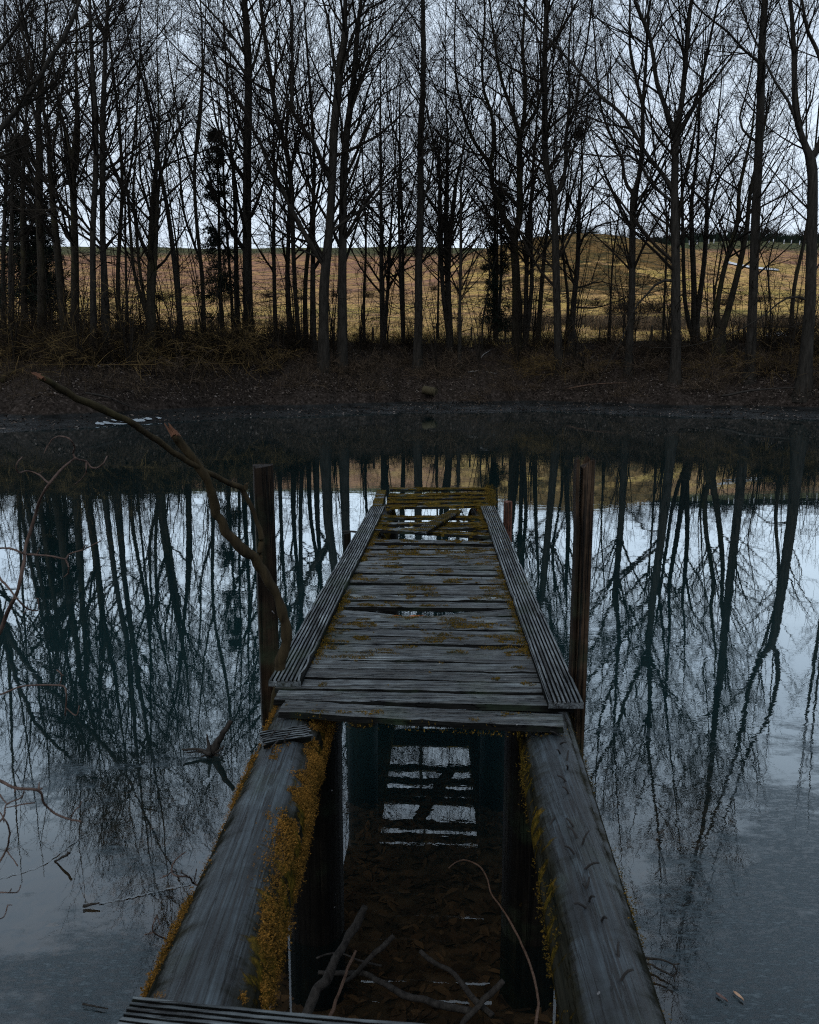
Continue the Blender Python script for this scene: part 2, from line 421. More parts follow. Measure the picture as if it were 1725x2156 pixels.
# ------------------------------------------------------------------ terrain
SH = np.array([(-400, 905), (0, 911), (250, 894), (500, 881), (862, 869), (1160, 866), (1360, 874), (1725, 884), (2100, 900)], float)
shp = np.array([atZ(a, b, 0) for a, b in SH])
def Ys(x):
    x = np.asarray(x, float)
    return np.interp(x, shp[:, 0], shp[:, 1]) + .9 * (vnoise(x * 2.1, x * 0 + 5, 14) - .5) + .6 * (vnoise(x * .8, x * 0 + 3, 4) - .5) + .9 * (vnoise(x * .23, x * 0 + 8, 9) - .5)
def bank_h(x, s):
    top = 4.0
    toe = 5.0 + 1.2 * (vnoise(np.asarray(x) * .35, np.asarray(x) * 0 + 1, 21) - .5)
    h = np.where(s < toe, .045 * np.clip(s, 0, 9) + .12 * (fbm(np.asarray(x) * 1.2, np.asarray(s) * 1.2, 7) - .5) * sstep(0, 1.5, s), 0)
    up = .275 + .42 * sstep(toe - .05, toe + .55, s) + (top - .7) * np.clip((s - toe - .3) / 11.2, 0, 1) ** .9
    h = np.where(s < toe, h, up)
    return h + .22 * (fbm(np.asarray(x) * .5, np.asarray(s) * .5, 31) - .5) * sstep(5.5, 9, s)
def hill_h(x, Y):
    t = np.asarray(x) / np.maximum(Y, 1)
    d = np.clip((Y - 60) / 270, 0, 1)
    elev = 1.72 + 6.35 * d ** .85
    z = E + Y * np.tan(np.radians(elev))
    z = np.where(Y > 330, (E + 330 * np.tan(np.radians(8.07))) + (Y - 330) * .02, z)
    b = np.exp(-np.abs((t - .20) / .165) ** 2.4) * np.exp(-((Y - 235) / 42) ** 2)
    z = z + b * 11.5
    z = z + 3.0 * np.exp(-((t - .40) / .12) ** 2) * np.exp(-((Y - 320) / 60) ** 2)
    z = z + (fbm(np.asarray(x) * .02, Y * .02, 41) - .5) * 3.0 * sstep(70, 180, Y) + (fbm(np.asarray(x) * .25, Y * .25, 43) - .5) * .35
    return z
def ground(x, Y):
    x = np.asarray(x, float); Y = np.asarray(Y, float)
    s = Y - Ys(x)
    w = sstep(15, 24, s)
    yy = np.maximum(Y, 50)
    return np.where(s > 0, bank_h(x, np.minimum(s, 24)) * (1 - w) + np.maximum(hill_h(x, yy), 0) * w, 0)
def bed(x, Y):
    s = Y - Ys(x)
    near = .92 - 1.22 * sstep(.7, 2.3, Y)
    d = -.30 - .9 * sstep(2.5, 9, Y)
    z = np.where(Y < 2.3, near, d)
    z = z + (fbm(x * 2.2, Y * 2.2, 51) - .5) * .10 * sstep(.5, 1.5, Y)
    return np.maximum(z, -1.2) * np.where(s > -5, np.clip(-s / 5, 0, 1), 1)
def grid_mesh(name, X, Y, Z, mat):
    nr, nc = X.shape
    idx = np.arange(nr * nc).reshape(nr, nc)
    q = np.stack([idx[:-1, :-1], idx[:-1, 1:], idx[1:, 1:], idx[1:, :-1]], -1).reshape(-1, 4)
    mb = MB(); mb.add(np.stack([X, Y, Z], -1), q)
    return tag(mb.build(name, mat, smooth=True), kind='structure')
u = np.linspace(-1, 1, 521)
uu = np.sign(u) * np.abs(u) ** 1.5
v = np.linspace(0, 1, 150)[:, None] ** 2.2
xb = uu[None, :] * (12 + 50 * v)
Yb = .0 + v * Ys(xb)
zb = bed(xb, Yb); zb[-1] = 0
grid_mesh('pond_bed', xb, Yb, zb, M['mud'])
xl = xb[-1]
s_rows = np.concatenate([np.linspace(0, 4.4, 14), np.linspace(4.6, 7, 26), np.linspace(7.4, 24, 40)])[:, None]
xs = xl[None, :] * (1 + s_rows * .008)
Yr = Ys(xl)[None, :] + s_rows + 0 * xs
def ground_rel(xs, Yr, s):
    w = sstep(15, 24, s)
    return bank_h(xs, s + 0 * xs) * (1 - w) + hill_h(xs, np.maximum(Yr, 50)) * w
zr = ground_rel(xs, Yr, s_rows); zr[0] = 0
grid_mesh('far_bank', xs, Yr, zr, M['bank'])
g_rows = (np.linspace(0, 1, 90)[:, None]) ** 1.3
Y0 = Yr[-1][None, :]
Ym = Y0 + (150 - Y0) * g_rows
xm = xs[-1][None, :] * (1 + g_rows * .9)
zm = hill_h(xm, Ym); zm[0] = zr[-1]
grid_mesh('meadow', xm, Ym, zm, M['meadow'])
h_rows = (np.linspace(0, 1, 110)[:, None]) ** 1.4
Yh = 150 + 650 * h_rows + 0 * xm[-1][None, :]
xh = xm[-1][None, :] * (1 + h_rows * 5)
zh = hill_h(xh, Yh); zh[0] = zm[-1]
grid_mesh('hillside', xh, Yh, zh, M['hill'])
# ground under and behind the viewer
xn = uu[None, :] * 12 * (1 + 4 * np.linspace(1, 0, 30)[:, None] ** 2)
Yn = -40 * np.linspace(1, 0, 30)[:, None] ** 2 + 0 * xn
zn = .92 + 0 * xn + .1 * (fbm(xn, Yn, 3) - .5) * (Yn < -.3)
zn[-1] = zb[0]
grid_mesh('near_bank', xn, Yn, zn, M['bank'])
# water sheet follows the shoreline a little under the mud edge
xw = np.concatenate([uu * 66])[None, :] + 0 * v
Yw = .6 + v * (Ys(xw) + .8 - .6)
grid_mesh('pond_water', xw, Yw, 0 * Yw, M['water'])

def ground_at_pixel(px, py, smax=22.0):
    d = ray(px, py)
    for Y in np.arange(24, 90, .2):
        p = np.array([0, 0, E]) + d * (Y / d[1])
        s = Y - float(Ys(p[0]))
        if s < 0: continue
        if s > smax or p[2] <= float(ground(p[0], Y)): break
    return Y
def on_ground(x, Y): return np.array([x, Y, float(ground(x, Y))])

# ------------------------------------------------------------------ trees
def catmull(P, k):
    P = np.asarray(P, float)
    Q = np.vstack([2 * P[0] - P[1], P, 2 * P[-1] - P[-2]])
    L = np.concatenate([[0], np.cumsum(np.linalg.norm(np.diff(P[:, :3], axis=0), axis=1))])
    out = []
    for s in np.linspace(0, L[-1], k):
        i = min(np.searchsorted(L, s, side='right') - 1, len(P) - 2)
        t = (s - L[i]) / (L[i + 1] - L[i] + 1e-12)
        a, b, c, d = Q[i], Q[i + 1], Q[i + 2], Q[i + 3]
        out.append(.5 * ((2 * b) + (-a + c) * t + (2 * a - 5 * b + 4 * c - d) * t * t + (-a + 3 * b - 3 * c + d) * t ** 3))
    return np.array(out)

def spawn(P, Rr, n_per, t0, t1, ang, length, k, up, wob, rfac, rmin, rtip, tlen=.55, lenvar=.35, rl=None):
    """side shoots on the polylines P (n,k0,3)"""
    n, k0, _ = P.shape
    idx = np.repeat(np.arange(n), n_per)
    m = len(idx)
    if m == 0: return np.zeros((0, k, 3)), np.zeros((0, k))
    t = rng.uniform(t0, t1, m) if np.isscalar(t0) else rng.uniform(t0[idx], t1)
    f = t * (k0 - 1); i = np.clip(f.astype(int), 0, k0 - 2); fr = (f - i)[:, None]
    pos = P[idx, i] * (1 - fr) + P[idx, i + 1] * fr
    tan = P[idx, i + 1] - P[idx, i]; tan /= np.linalg.norm(tan, axis=1, keepdims=True) + 1e-12
    r = Rr[idx, i] * (1 - fr[:, 0]) + Rr[idx, i + 1] * fr[:, 0]
    a = rng.normal(size=(m, 3)); a -= (a * tan).sum(1, keepdims=True) * tan; a /= np.linalg.norm(a, axis=1, keepdims=True) + 1e-12
    th = np.radians(rng.uniform(ang[0], ang[1], m))[:, None]
    d = tan * np.cos(th) + a * np.sin(th)
    L = (length[idx] if not np.isscalar(length) else np.full(m, length)) * (1 - tlen * t) * rng.uniform(1 - lenvar, 1 + lenvar, m)
    out = np.zeros((m, k, 3)); out[:, 0] = pos
    upv = up[idx][:, None] if not np.isscalar(up) else up
    for j in range(1, k):
        d = d + np.array([0, 0, 1.]) * upv / k + rng.normal(size=(m, 3)) * wob
        d /= np.linalg.norm(d, axis=1, keepdims=True)
        out[:, j] = out[:, j - 1] + d * (L / (k - 1))[:, None]
    r0 = np.maximum(np.minimum(r * rfac, L * (rl or .0115)), rmin)
    rr = r0[:, None] * (1 - np.linspace(0, 1, k)[None, :]) + rtip * np.linspace(0, 1, k)[None, :]
    return out, rr

def grow_crown(mb, stems, t0s, dens=1.0, fine=1.0, l1=(1.8, 7.5), up=.55, ang=(32, 58), dead=True, dk=1.0):
    """stems: list of (P (k,3), R (k)); adds three orders of twigs to mb"""
    for (P, Rr), t0 in zip(stems, t0s):
        Ls = np.linalg.norm(np.diff(P, axis=0), axis=1).sum()
        n1 = max(3, int(Ls * (1 - t0) * 2.1 * dens * dk))
        base = float(np.clip(.24 * Ls + 26 * Rr[len(Rr) // 2], l1[0], l1[1]))
        A, ra = spawn(P[None], Rr[None], np.array([n1]), t0, .98, ang, base, 7, up, .10, .48, .013, .0075, .62, .45)
        B, rb = spawn(A, ra, np.full(len(A), max(2, int(8 * fine))), .12, .98, (30, 55), .42 * np.linalg.norm(A[:, -1] - A[:, 0], axis=1), 5, .35, .13, .7, .0078, .005, .45, .4)
        C, rc = spawn(B, rb, np.full(len(B), max(1, int(5 * fine))), .15, 1.0, (28, 60), .48 * np.linalg.norm(B[:, -1] - B[:, 0], axis=1) + .12, 3, .3, .16, .8, .0046, .0034, .35, .4)
        mb.tubes(A, ra, 4); mb.tubes(B, rb, 3); mb.tubes(C, rc, 3)
        if dead and t0 > .12:
            # thin dead shoots on the lower stem, level or drooping
            n2 = int(Ls * t0 * 2.2 * dens)
            A, ra = spawn(P[None], Rr[None], np.array([n2]), .08, t0, (60, 105), 1.9, 6, -.15, .18, .5, .009, .005, .1, .6)
            B, rb = spawn(A, ra, np.full(len(A), 4), .2, .98, (30, 70), .4 * np.linalg.norm(A[:, -1] - A[:, 0], axis=1), 4, .0, .2, .8, .006, .004)
            mb.tubes(A, ra, 3); mb.tubes(B, rb, 3)

OFF = [0.0, 431.6, 863.3, 1293.3]
def trace_tree(name, label, c, stems, group='bare trees on the far bank', mat='bark', dY=0.0, dens=1.0, fine=1.0, ext=1.0, baseY=None, t0=None, l1=(1.8, 7.5), sag=None):
    """stems traced from the trunk lines seen from the jetty; every stem gets its own distance"""
    px = lambda p: (OFF[c] + .4004 * p[0], .4004 * p[1])
    bx, by = px(stems[0][0])
    Yb = baseY if baseY else ground_at_pixel(bx, by) + dY
    done = []
    res = []
    for si, st in enumerate(stems):
        pts = []
        drift = rng.normal() * .05
        if si == 0:
            p0 = atY(bx, by, Yb); g = on_ground(p0[0], Yb); g[2] -= .15
            g[2] -= .55; start = np.array([*g, st[0][2] * .4004 / 2 * Yb / F * 1.15])
            Yc, z_at = Yb, g[2]
        else:
            # attach to the nearest earlier stem
            a = np.array(px(st[0])); best = None
            for Q in done:
                d = Q[:, :3] - np.array([0, 0, E])
                fw = d[:, 1] * CP - d[:, 2] * SP; upc = d[:, 1] * SP + d[:, 2] * CP
                sx, sy = CX + F * d[:, 0] / fw, CY - F * upc / fw
                e = np.hypot(sx - a[0], sy - a[1]); j = int(e.argmin())
                if best is None or e[j] < best[0]: best = (e[j], Q[j])
            start = np.array([*best[1][:3], min(best[1][3] * .9, st[0][2] * .4004 / 2 * best[1][1] / F * 1.1)])
            Yc, z_at = best[1][1], best[1][2]
            drift = rng.normal() * .22
        pts.append(start)
        for q in st[1:]:
            a = px(q)
            p = atY(a[0], a[1], Yc)
            Yq = Yc + drift * max(0, p[2] - z_at)
            p = atY(a[0], a[1], Yq)
            pts.append(np.array([*p, q[2] * .4004 / 2 * Yq / F * .93]))
        # carry on above the frame
        last, prev = pts[-1], pts[-2]
        r_end = last[3]
        Le = float(np.clip(r_end * 190, 1.5, 17)) * ext
        d = (last - prev)[:3]; d /= np.linalg.norm(d)
        q = last.copy()
        for j in range(4):
            d = d + np.array([rng.normal() * .06, rng.normal() * .06, .18]); d /= np.linalg.norm(d)
            q = np.array([*(q[:3] + d * Le / 4), max(r_end * (1 - (j + 1) / 4.4), .012)])
            pts.append(q)
        L = sum(np.linalg.norm(b[:3] - a[:3]) for a, b in zip(pts, pts[1:]))
        D = catmull(np.array(pts), max(10, int(L / .55)))
        D[:, :3] += np.cumsum(rng.normal(size=(len(D), 3)) * .012, axis=0) * np.linspace(0, 1, len(D))[:, None]
        D[:, 3] = np.maximum(D[:, 3], .01)
        if si == 0:
            fl = np.exp(-np.linspace(0, L, len(D)) / .5); D[:, 3] *= 1 + .55 * fl
        done.append(D)
        res.append((D[:, :3], D[:, 3]))
    base = res[0][0][0].copy(); base[2] += .70
    root = empty(name, base, label, 'tree', group)
    mb = MB()
    for P, Rr in res: mb.tubes(P[None], Rr[None], 10 if Rr[0] > .12 else 7)
    mb.build('trunk', M[mat], root, base, True)
    cb = MB()
    zt = base[2] + 6.0
    t0s = []
    for si, (P, Rr) in enumerate(res):
        h = (P[:, 2] - base[2])
        tt = float(np.interp(5.0 if t0 is None else t0 * .8, h, np.linspace(0, 1, len(h)))) if h[0] < 6.5 else .06
        t0s.append(min(max(tt, .05), .7))
    grow_crown(cb, res, t0s, dens, fine, l1, dk=.95 if c == 0 else 1.0)
    cb.build('crown', M['twig'], root, base)
    return root

T = trace_tree
G2 = 'thin trees of the far bank grove'
# --- right quarter
T('poplar_tree', 'thick grey tree fourth from the right edge, forking high up into three limbs', 3, [
    [(318, 2010, 62), (325, 1850, 54), (326, 1600, 50), (325, 1400, 46), (318, 1100, 40), (320, 900, 38), (325, 720, 36), (350, 560, 28), (365, 420, 26), (378, 250, 24), (395, 60, 20), (405, 0, 18)],
    [(325, 720, 30), (295, 640, 28), (262, 540, 24), (225, 430, 22), (205, 280, 20), (180, 160, 18), (120, 30, 14)],
    [(345, 740, 20), (400, 600, 18), (440, 490, 16), (480, 330, 14), (520, 130, 12), (550, 0, 10)],
    [(305, 1010, 24), (250, 910, 22), (170, 810, 20), (100, 690, 20), (20, 580, 18), (-80, 500, 16), (-180, 380, 14), (-300, 250, 12), (-420, 120, 10)],
    [(290, 1070, 16), (200, 970, 14), (150, 880, 13), (80, 820, 10), (-60, 820, 8)],
    [(322, 1480, 16), (240, 1480, 14), (180, 1540, 12), (110, 1620, 10), (60, 1740, 6)]], dens=.9)
T('poplar_tree', 'slim grey tree whose trunk forks into a V below the round hill tree', 3, [
    [(75, 1960, 40), (85, 1750, 38), (95, 1500, 36), (98, 1200, 34), (105, 1020, 34), (130, 940, 26), (150, 760, 24), (150, 580, 20), (165, 380, 16), (175, 160, 14), (190, 0, 12)],
    [(105, 1020, 20), (60, 960, 18), (40, 830, 16), (0, 750, 14), (-60, 600, 12), (-90, 420, 10), (-100, 200, 8)],
    [(150, 580, 18), (120, 430, 16), (85, 260, 14), (85, 0, 10)]], dens=.8)
T('poplar_tree', 'tall straight pale grey trunk second from the right edge', 3, [
    [(712, 1980, 60), (722, 1750, 52), (735, 1400, 48), (745, 1100, 46), (760, 800, 44), (770, 550, 42), (775, 300, 38), (785, 100, 34), (790, 0, 32)],
    [(740, 760, 14), (690, 700, 12), (660, 620, 11), (700, 470, 9)],
    [(770, 330, 14), (680, 260, 12), (600, 170, 11), (520, 110, 9), (440, 40, 8)]], l1=(1.6, 4.4), dens=1.1)
T('poplar_tree', 'stout grey trunk at the right edge of the grove, splitting in two at mid height', 3, [
    [(998, 2040, 80), (1015, 1800, 66), (1030, 1600, 60), (1040, 1300, 56), (1045, 1000, 54), (1040, 850, 50), (1000, 750, 34), (960, 630, 30), (945, 500, 26), (945, 300, 26), (935, 100, 22), (925, 0, 20)],
    [(1042, 850, 36), (1075, 780, 34), (1110, 600, 28), (1100, 400, 24), (1070, 270, 20), (1020, 170, 18), (985, 0, 14)],
    [(960, 630, 16), (910, 520, 14), (860, 450, 13), (800, 330, 10)],
    [(1030, 1580, 18), (960, 1560, 12), (880, 1580, 10), (800, 1650, 7)]], l1=(1.6, 4.4), dens=.8)
T('thin_tree', 'cluster of thin dark stems right of the thick forked grey tree', 3, [
    [(425, 1800, 34), (420, 1500, 30), (410, 1250, 26), (410, 1050, 20), (440, 800, 14), (450, 600, 12), (470, 420, 8)],
    [(400, 1820, 22), (375, 1600, 22), (365, 1300, 18), (360, 1000, 14), (355, 850, 10), (340, 650, 8)],
    [(440, 1760, 30), (465, 1450, 26), (485, 1200, 24), (490, 1000, 16), (520, 850, 12), (540, 650, 10), (560, 450, 6)],
    [(485, 1190, 14), (560, 920, 12), (640, 830, 8), (690, 700, 6)]], G2, t0=7)
T('leaning_tree', 'dark twin-stemmed tree leaning right in a V before the golden field', 3, [
    [(550, 1880, 72), (556, 1740, 62), (585, 1680, 38), (640, 1480, 32), (680, 1300, 28), (700, 1180, 24), (715, 1000, 20), (760, 800, 14), (800, 600, 8)],
    [(552, 1750, 32), (540, 1640, 30), (570, 1450, 26), (610, 1300, 26), (650, 1150, 24), (655, 1000, 20), (680, 880, 18), (720, 700, 12), (735, 560, 8)],
    [(540, 1640, 14), (525, 1560, 12), (545, 1450, 10), (570, 1300, 8)]], G2, mat='bark_mossy', t0=6, dens=.9)
# --- centre right
T('poplar_tree', 'tall straight brown trunk standing just right of the drain pipe, narrow crown', 2, [
    [(38, 1950, 50), (45, 1700, 46), (46, 1400, 42), (55, 1150, 40), (55, 900, 36), (55, 680, 34), (65, 500, 30), (70, 250, 26), (65, 0, 22)],
    [(68, 1120, 14), (110, 920, 12), (125, 780, 10), (110, 680, 8)]], l1=(1.6, 4.2), dens=1.2)
T('thin_tree', 'bundle of three slender stems right of the straight brown trunk by the pipe', 2, [
    [(215, 1880, 36), (200, 1500, 32), (190, 1200, 28), (195, 950, 20), (200, 750, 14), (190, 550, 8)],
    [(190, 1850, 24), (172, 1500, 23), (165, 1250, 21), (160, 1000, 16), (150, 850, 12), (120, 720, 8)],
    [(200, 1480, 22), (220, 1150, 20), (245, 950, 16), (280, 800, 12), (300, 650, 8)]], G2, t0=5.5)
T('thin_tree', 'single slender stem just right of the bundle of three stems', 2, [
    [(262, 1950, 20), (262, 1600, 18), (265, 1300, 16), (265, 1000, 12), (290, 850, 8)]], G2, t0=5)
T('thin_tree', 'pair of thin dark stems left of the thick many-limbed tree', 2, [
    [(452, 1800, 22), (445, 1450, 18), (450, 1150, 14), (455, 950, 8)],
    [(460, 1790, 18), (478, 1500, 16), (480, 1200, 12), (470, 1000, 8)]], G2, t0=5)
T('poplar_tree', 'thick many-limbed tree in the middle of the right half, with a broad left limb', 2, [
    [(562, 1860, 50), (560, 1500, 46), (548, 1260, 44), (575, 1150, 36), (578, 900, 32), (580, 720, 30), (600, 640, 22), (610, 450, 20), (595, 250, 16), (605, 60, 12)],
    [(545, 1260, 30), (490, 1130, 28), (435, 980, 26), (425, 880, 24), (340, 750, 18), (300, 660, 14), (265, 540, 12), (240, 400, 10), (235, 200, 8)],
    [(425, 880, 22), (440, 760, 20), (430, 600, 18), (390, 480, 14), (380, 300, 12), (395, 100, 10)],
    [(580, 720, 22), (530, 560, 20), (490, 450, 16), (455, 280, 14), (430, 100, 10)],
    [(600, 690, 18), (660, 590, 16), (690, 480, 14), (740, 320, 10)],
    [(556, 1110, 20), (500, 1010, 18), (460, 960, 12)]], mat='bark_mossy', dens=.85)
T('thin_tree', 'two close thin stems between the many-limbed tree and the pale forked trunk', 2, [
    [(605, 1850, 28), (610, 1600, 26), (618, 1300, 22), (640, 1000, 18), (650, 800, 12), (665, 600, 8)],
    [(620, 1840, 24), (640, 1500, 22), (635, 1250, 18), (645, 1000, 14), (700, 800, 8)]], G2, t0=6)
T('thin_tree', 'brownish slanting stem just left of the pale forked trunk', 2, [
    [(668, 1820, 28), (690, 1550, 24), (710, 1320, 20), (730, 1150, 14), (740, 980, 8)]], G2, mat='bark_mossy', t0=7)
T('poplar_tree', 'pale forked trunk with ochre brush at its foot, left of the dark spreading tree', 2, [
    [(788, 1960, 44), (776, 1700, 42), (768, 1400, 40), (760, 1100, 38), (755, 1010, 40), (725, 930, 34), (710, 750, 32), (710, 500, 30), (710, 300, 28), (718, 100, 26), (720, 0, 24)],
    [(765, 1010, 24), (800, 980, 20), (820, 850, 20), (825, 680, 18), (870, 580, 14), (890, 420, 12), (930, 230, 10), (960, 0, 8)],
    [(825, 680, 14), (840, 500, 12), (835, 300, 10), (850, 60, 8)]], dens=.9)
T('spreading_tree', 'dark spreading tree with level boughs in front of the brown mound', 2, [
    [(843, 1840, 36), (860, 1600, 30), (880, 1400, 26), (885, 1200, 22), (890, 1050, 16), (905, 850, 10), (900, 720, 6)],
    [(872, 1500, 12), (820, 1350, 10), (790, 1250, 8), (770, 1130, 6)],
    [(875, 1510, 10), (930, 1500, 9), (1000, 1480, 7), (1080, 1500, 5)],
    [(868, 1600, 10), (960, 1620, 9), (1050, 1600, 6)],
    [(885, 1290, 12), (930, 1230, 10), (1000, 1180, 8), (1080, 1160, 6)],
    [(888, 1100, 10), (950, 1000, 9), (1020, 930, 7), (1070, 880, 5)],
    [(886, 1150, 10), (840, 1050, 9), (800, 950, 6)]], G2, t0=5, dens=1.3, ext=.6)
# --- centre left
T('poplar_tree', 'tall straight dark trunk behind the left mooring post, feathery crown leaning left', 1, [
    [(232, 1800, 58), (228, 1600, 54), (222, 1300, 50), (222, 1000, 46), (225, 750, 44), (230, 550, 42), (232, 400, 40), (225, 200, 38), (210, 0, 32)],
    [(222, 430, 16), (150, 300, 14), (60, 180, 12), (-20, 60, 8)],
    [(222, 620, 14), (120, 480, 12), (0, 380, 10), (-110, 290, 7)],
    [(235, 420, 16), (270, 300, 14), (310, 130, 12), (345, 0, 8)],
    [(215, 330, 14), (130, 170, 12), (30, 60, 9)]], dens=1.1)
T('thin_tree', 'long bowed stem curving left beside the straight dark trunk', 1, [
    [(505, 1850, 24), (480, 1600, 24), (465, 1300, 25), (455, 1000, 28), (430, 800, 28), (375, 600, 26), (345, 400, 24), (315, 200, 22), (290, 0, 18)]], G2, dens=1.0)
T('poplar_tree', 'thick old trunk with a great curved left limb at the centre of the grove', 1, [
    [(622, 1950, 66), (625, 1700, 58), (628, 1500, 56), (655, 1200, 46), (670, 950, 44), (680, 700, 46), (700, 500, 44), (715, 350, 36), (740, 180, 28), (745, 0, 22)],
    [(615, 1420, 34), (560, 1290, 30), (470, 1130, 28), (430, 1040, 26), (350, 900, 24), (300, 770, 20), (250, 680, 16), (200, 560, 12), (100, 420, 8)],
    [(660, 960, 28), (610, 850, 26), (580, 760, 24), (510, 670, 22), (460, 570, 20), (460, 400, 18), (455, 200, 16), (460, 60, 14), (440, 0, 12)],
    [(690, 430, 18), (670, 280, 16), (650, 120, 14), (620, 0, 10)],
    [(680, 1220, 18), (740, 1160, 16), (850, 1080, 14), (930, 1000, 13), (1000, 930, 10), (1060, 890, 8)],
    [(590, 1370, 14), (520, 1320, 12), (440, 1260, 10), (370, 1180, 9), (330, 1100, 7)],
    [(700, 480, 16), (735, 330, 14), (790, 150, 12), (840, 0, 9)]], mat='bark', dens=.95)
T('poplar_tree', 'straight smooth trunk pressed against the right side of the thick old tree', 1, [
    [(722, 1950, 54), (722, 1500, 50), (725, 1200, 46), (728, 950, 42), (740, 750, 40), (760, 600, 36), (785, 400, 30), (800, 200, 26), (820, 0, 18)],
    [(770, 560, 16), (830, 400, 14), (880, 280, 12), (960, 180, 10), (1050, 60, 8), (1090, 0, 6)],
    [(742, 700, 12), (830, 600, 10), (930, 500, 8), (1020, 450, 6)]], dens=.9)
T('thin_tree', 'dark stem against the left side of the thick old trunk', 1, [
    [(570, 1850, 34), (568, 1500, 30), (572, 1250, 22), (575, 1050, 14), (560, 850, 10)]], G2, t0=6)
T('thin_tree', 'thin stem midway between the straight dark trunk and the thick old tree', 1, [
    [(375, 1800, 22), (365, 1500, 22), (362, 1200, 20), (365, 950, 14), (360, 700, 10)]], G2, t0=5)
T('thin_tree', 'dark thin stem under the great curved limb', 1, [
    [(455, 1830, 30), (435, 1500, 28), (440, 1250, 22), (445, 1000, 14), (470, 800, 8)]], G2, t0=6)
T('thin_tree', 'stem hugging the left side of the straight dark trunk beside the conifer', 1, [
    [(170, 1750, 30), (165, 1400, 26), (160, 1100, 22), (150, 900, 18), (130, 700, 14), (120, 500, 10)]], G2, t0=6)
T('thin_tree', 'slim tree with bushy top left of the straight brown trunk by the pipe', 1, [
    [(940, 1830, 30), (930, 1500, 26), (928, 1200, 20), (925, 900, 16), (920, 600, 10), (918, 400, 6)],
    [(950, 1840, 20), (962, 1500, 18), (975, 1200, 12), (990, 900, 8)]], G2, t0=4.5, dens=1.2)
T('thin_tree', 'wavy thin stem close to the left of the brown trunk by the pipe', 1, [
    [(1050, 1850, 20), (1030, 1500, 18), (1022, 1100, 14), (1025, 800, 12), (980, 650, 8), (960, 500, 6)]], G2, t0=5)
# --- left quarter
T('thin_tree', 'outermost thin stem at the left edge of the grove', 0, [
    [(15, 1800, 24), (18, 1400, 22), (28, 1000, 18), (35, 800, 14), (20, 500, 8)]], G2)
T('thin_tree', 'second thin stem from the left edge of the grove', 0, [
    [(60, 1800, 30), (58, 1400, 26), (65, 1150, 22), (70, 950, 16), (90, 650, 10)]], G2)
T('thin_tree', 'slim dark stem standing before the dense dark spruce at left', 0, [
    [(125, 1800, 34), (125, 1400, 30), (120, 1100, 26), (130, 800, 16), (150, 500, 10)]], G2, mat='bark_mossy')
T('alder_tree', 'thick dark trunk right of the dense dark spruce at left', 0, [
    [(222, 1850, 48), (218, 1400, 42), (205, 1100, 40), (205, 800, 36), (200, 600, 28), (210, 450, 20), (230, 300, 14), (240, 120, 8)],
    [(205, 700, 16), (160, 480, 12), (130, 250, 8)]], mat='bark_mossy')
T('alder_tree', 'dark tree leaning left at the base, widening to a heavy foot, left grove', 0, [
    [(345, 1850, 52), (335, 1700, 46), (310, 1400, 40), (285, 1150, 34), (265, 900, 28), (255, 700, 20), (230, 560, 16), (235, 350, 10)],
    [(268, 850, 18), (290, 720, 16), (310, 600, 14), (330, 450, 10), (350, 200, 7)]], mat='bark_mossy')
T('alder_tree', 'dark tree with two rising limbs left of the twin straight trunks', 0, [
    [(388, 1850, 44), (395, 1400, 40), (390, 1150, 36), (385, 900, 30), (405, 600, 20), (400, 400, 14), (400, 200, 10)],
    [(385, 900, 20), (360, 750, 18), (320, 600, 14), (290, 400, 10)]], mat='bark_mossy')
T('alder_tree', 'left one of the twin tall straight trunks of the left grove', 0, [
    [(492, 1880, 34), (490, 1500, 32), (490, 1200, 30), (505, 900, 28), (505, 600, 26), (490, 350, 22), (480, 100, 18), (478, 0, 14)]])
T('alder_tree', 'right one of the twin tall straight trunks of the left grove', 0, [
    [(562, 1880, 50), (550, 1500, 38), (540, 1200, 30), (540, 900, 30), (540, 600, 28), (550, 400, 24), (555, 200, 20), (570, 0, 14)],
    [(545, 430, 14), (600, 330, 12), (650, 240, 8)]])
T('thin_tree', 'very thin pole stem between the twin trunks and the many-stemmed tree', 0, [
    [(672, 1800, 15), (665, 1500, 13), (660, 1200, 11), (660, 900, 8)]], G2, t0=5)
T('alder_tree', 'many-stemmed tree fanning up from one broad foot, left grove', 0, [
    [(790, 1880, 62), (795, 1650, 52), (795, 1300, 34), (805, 1100, 30), (825, 850, 22), (835, 650, 14), (830, 450, 8)],
    [(795, 1650, 28), (820, 1300, 24), (835, 1000, 16), (870, 850, 10), (900, 650, 7)],
    [(770, 1720, 22), (710, 1450, 18), (690, 1250, 16), (670, 1000, 12), (640, 800, 8)],
    [(780, 1650, 22), (740, 1450, 18), (720, 1250, 16), (700, 1000, 12), (715, 800, 8)]], mat='bark_mossy', t0=5)
T('leaning_tree', 'long slanting trunk leaning left across the bright sky right of the many-stemmed tree', 0, [
    [(962, 1830, 34), (930, 1500, 30), (900, 1250, 26), (870, 1050, 22), (835, 880, 20), (805, 680, 18), (770, 520, 16), (735, 400, 14), (700, 320, 11), (675, 250, 7)]], t0=9, dens=.7, l1=(1.2, 3.5))
T('thin_tree', 'S-curved thin tree between the slanting trunk and the ragged conifer', 0, [
    [(1062, 1780, 18), (1070, 1550, 17), (1060, 1400, 16), (1020, 1280, 14), (970, 1130, 13), (950, 950, 12), (930, 780, 10), (900, 650, 7)]], G2, t0=5)
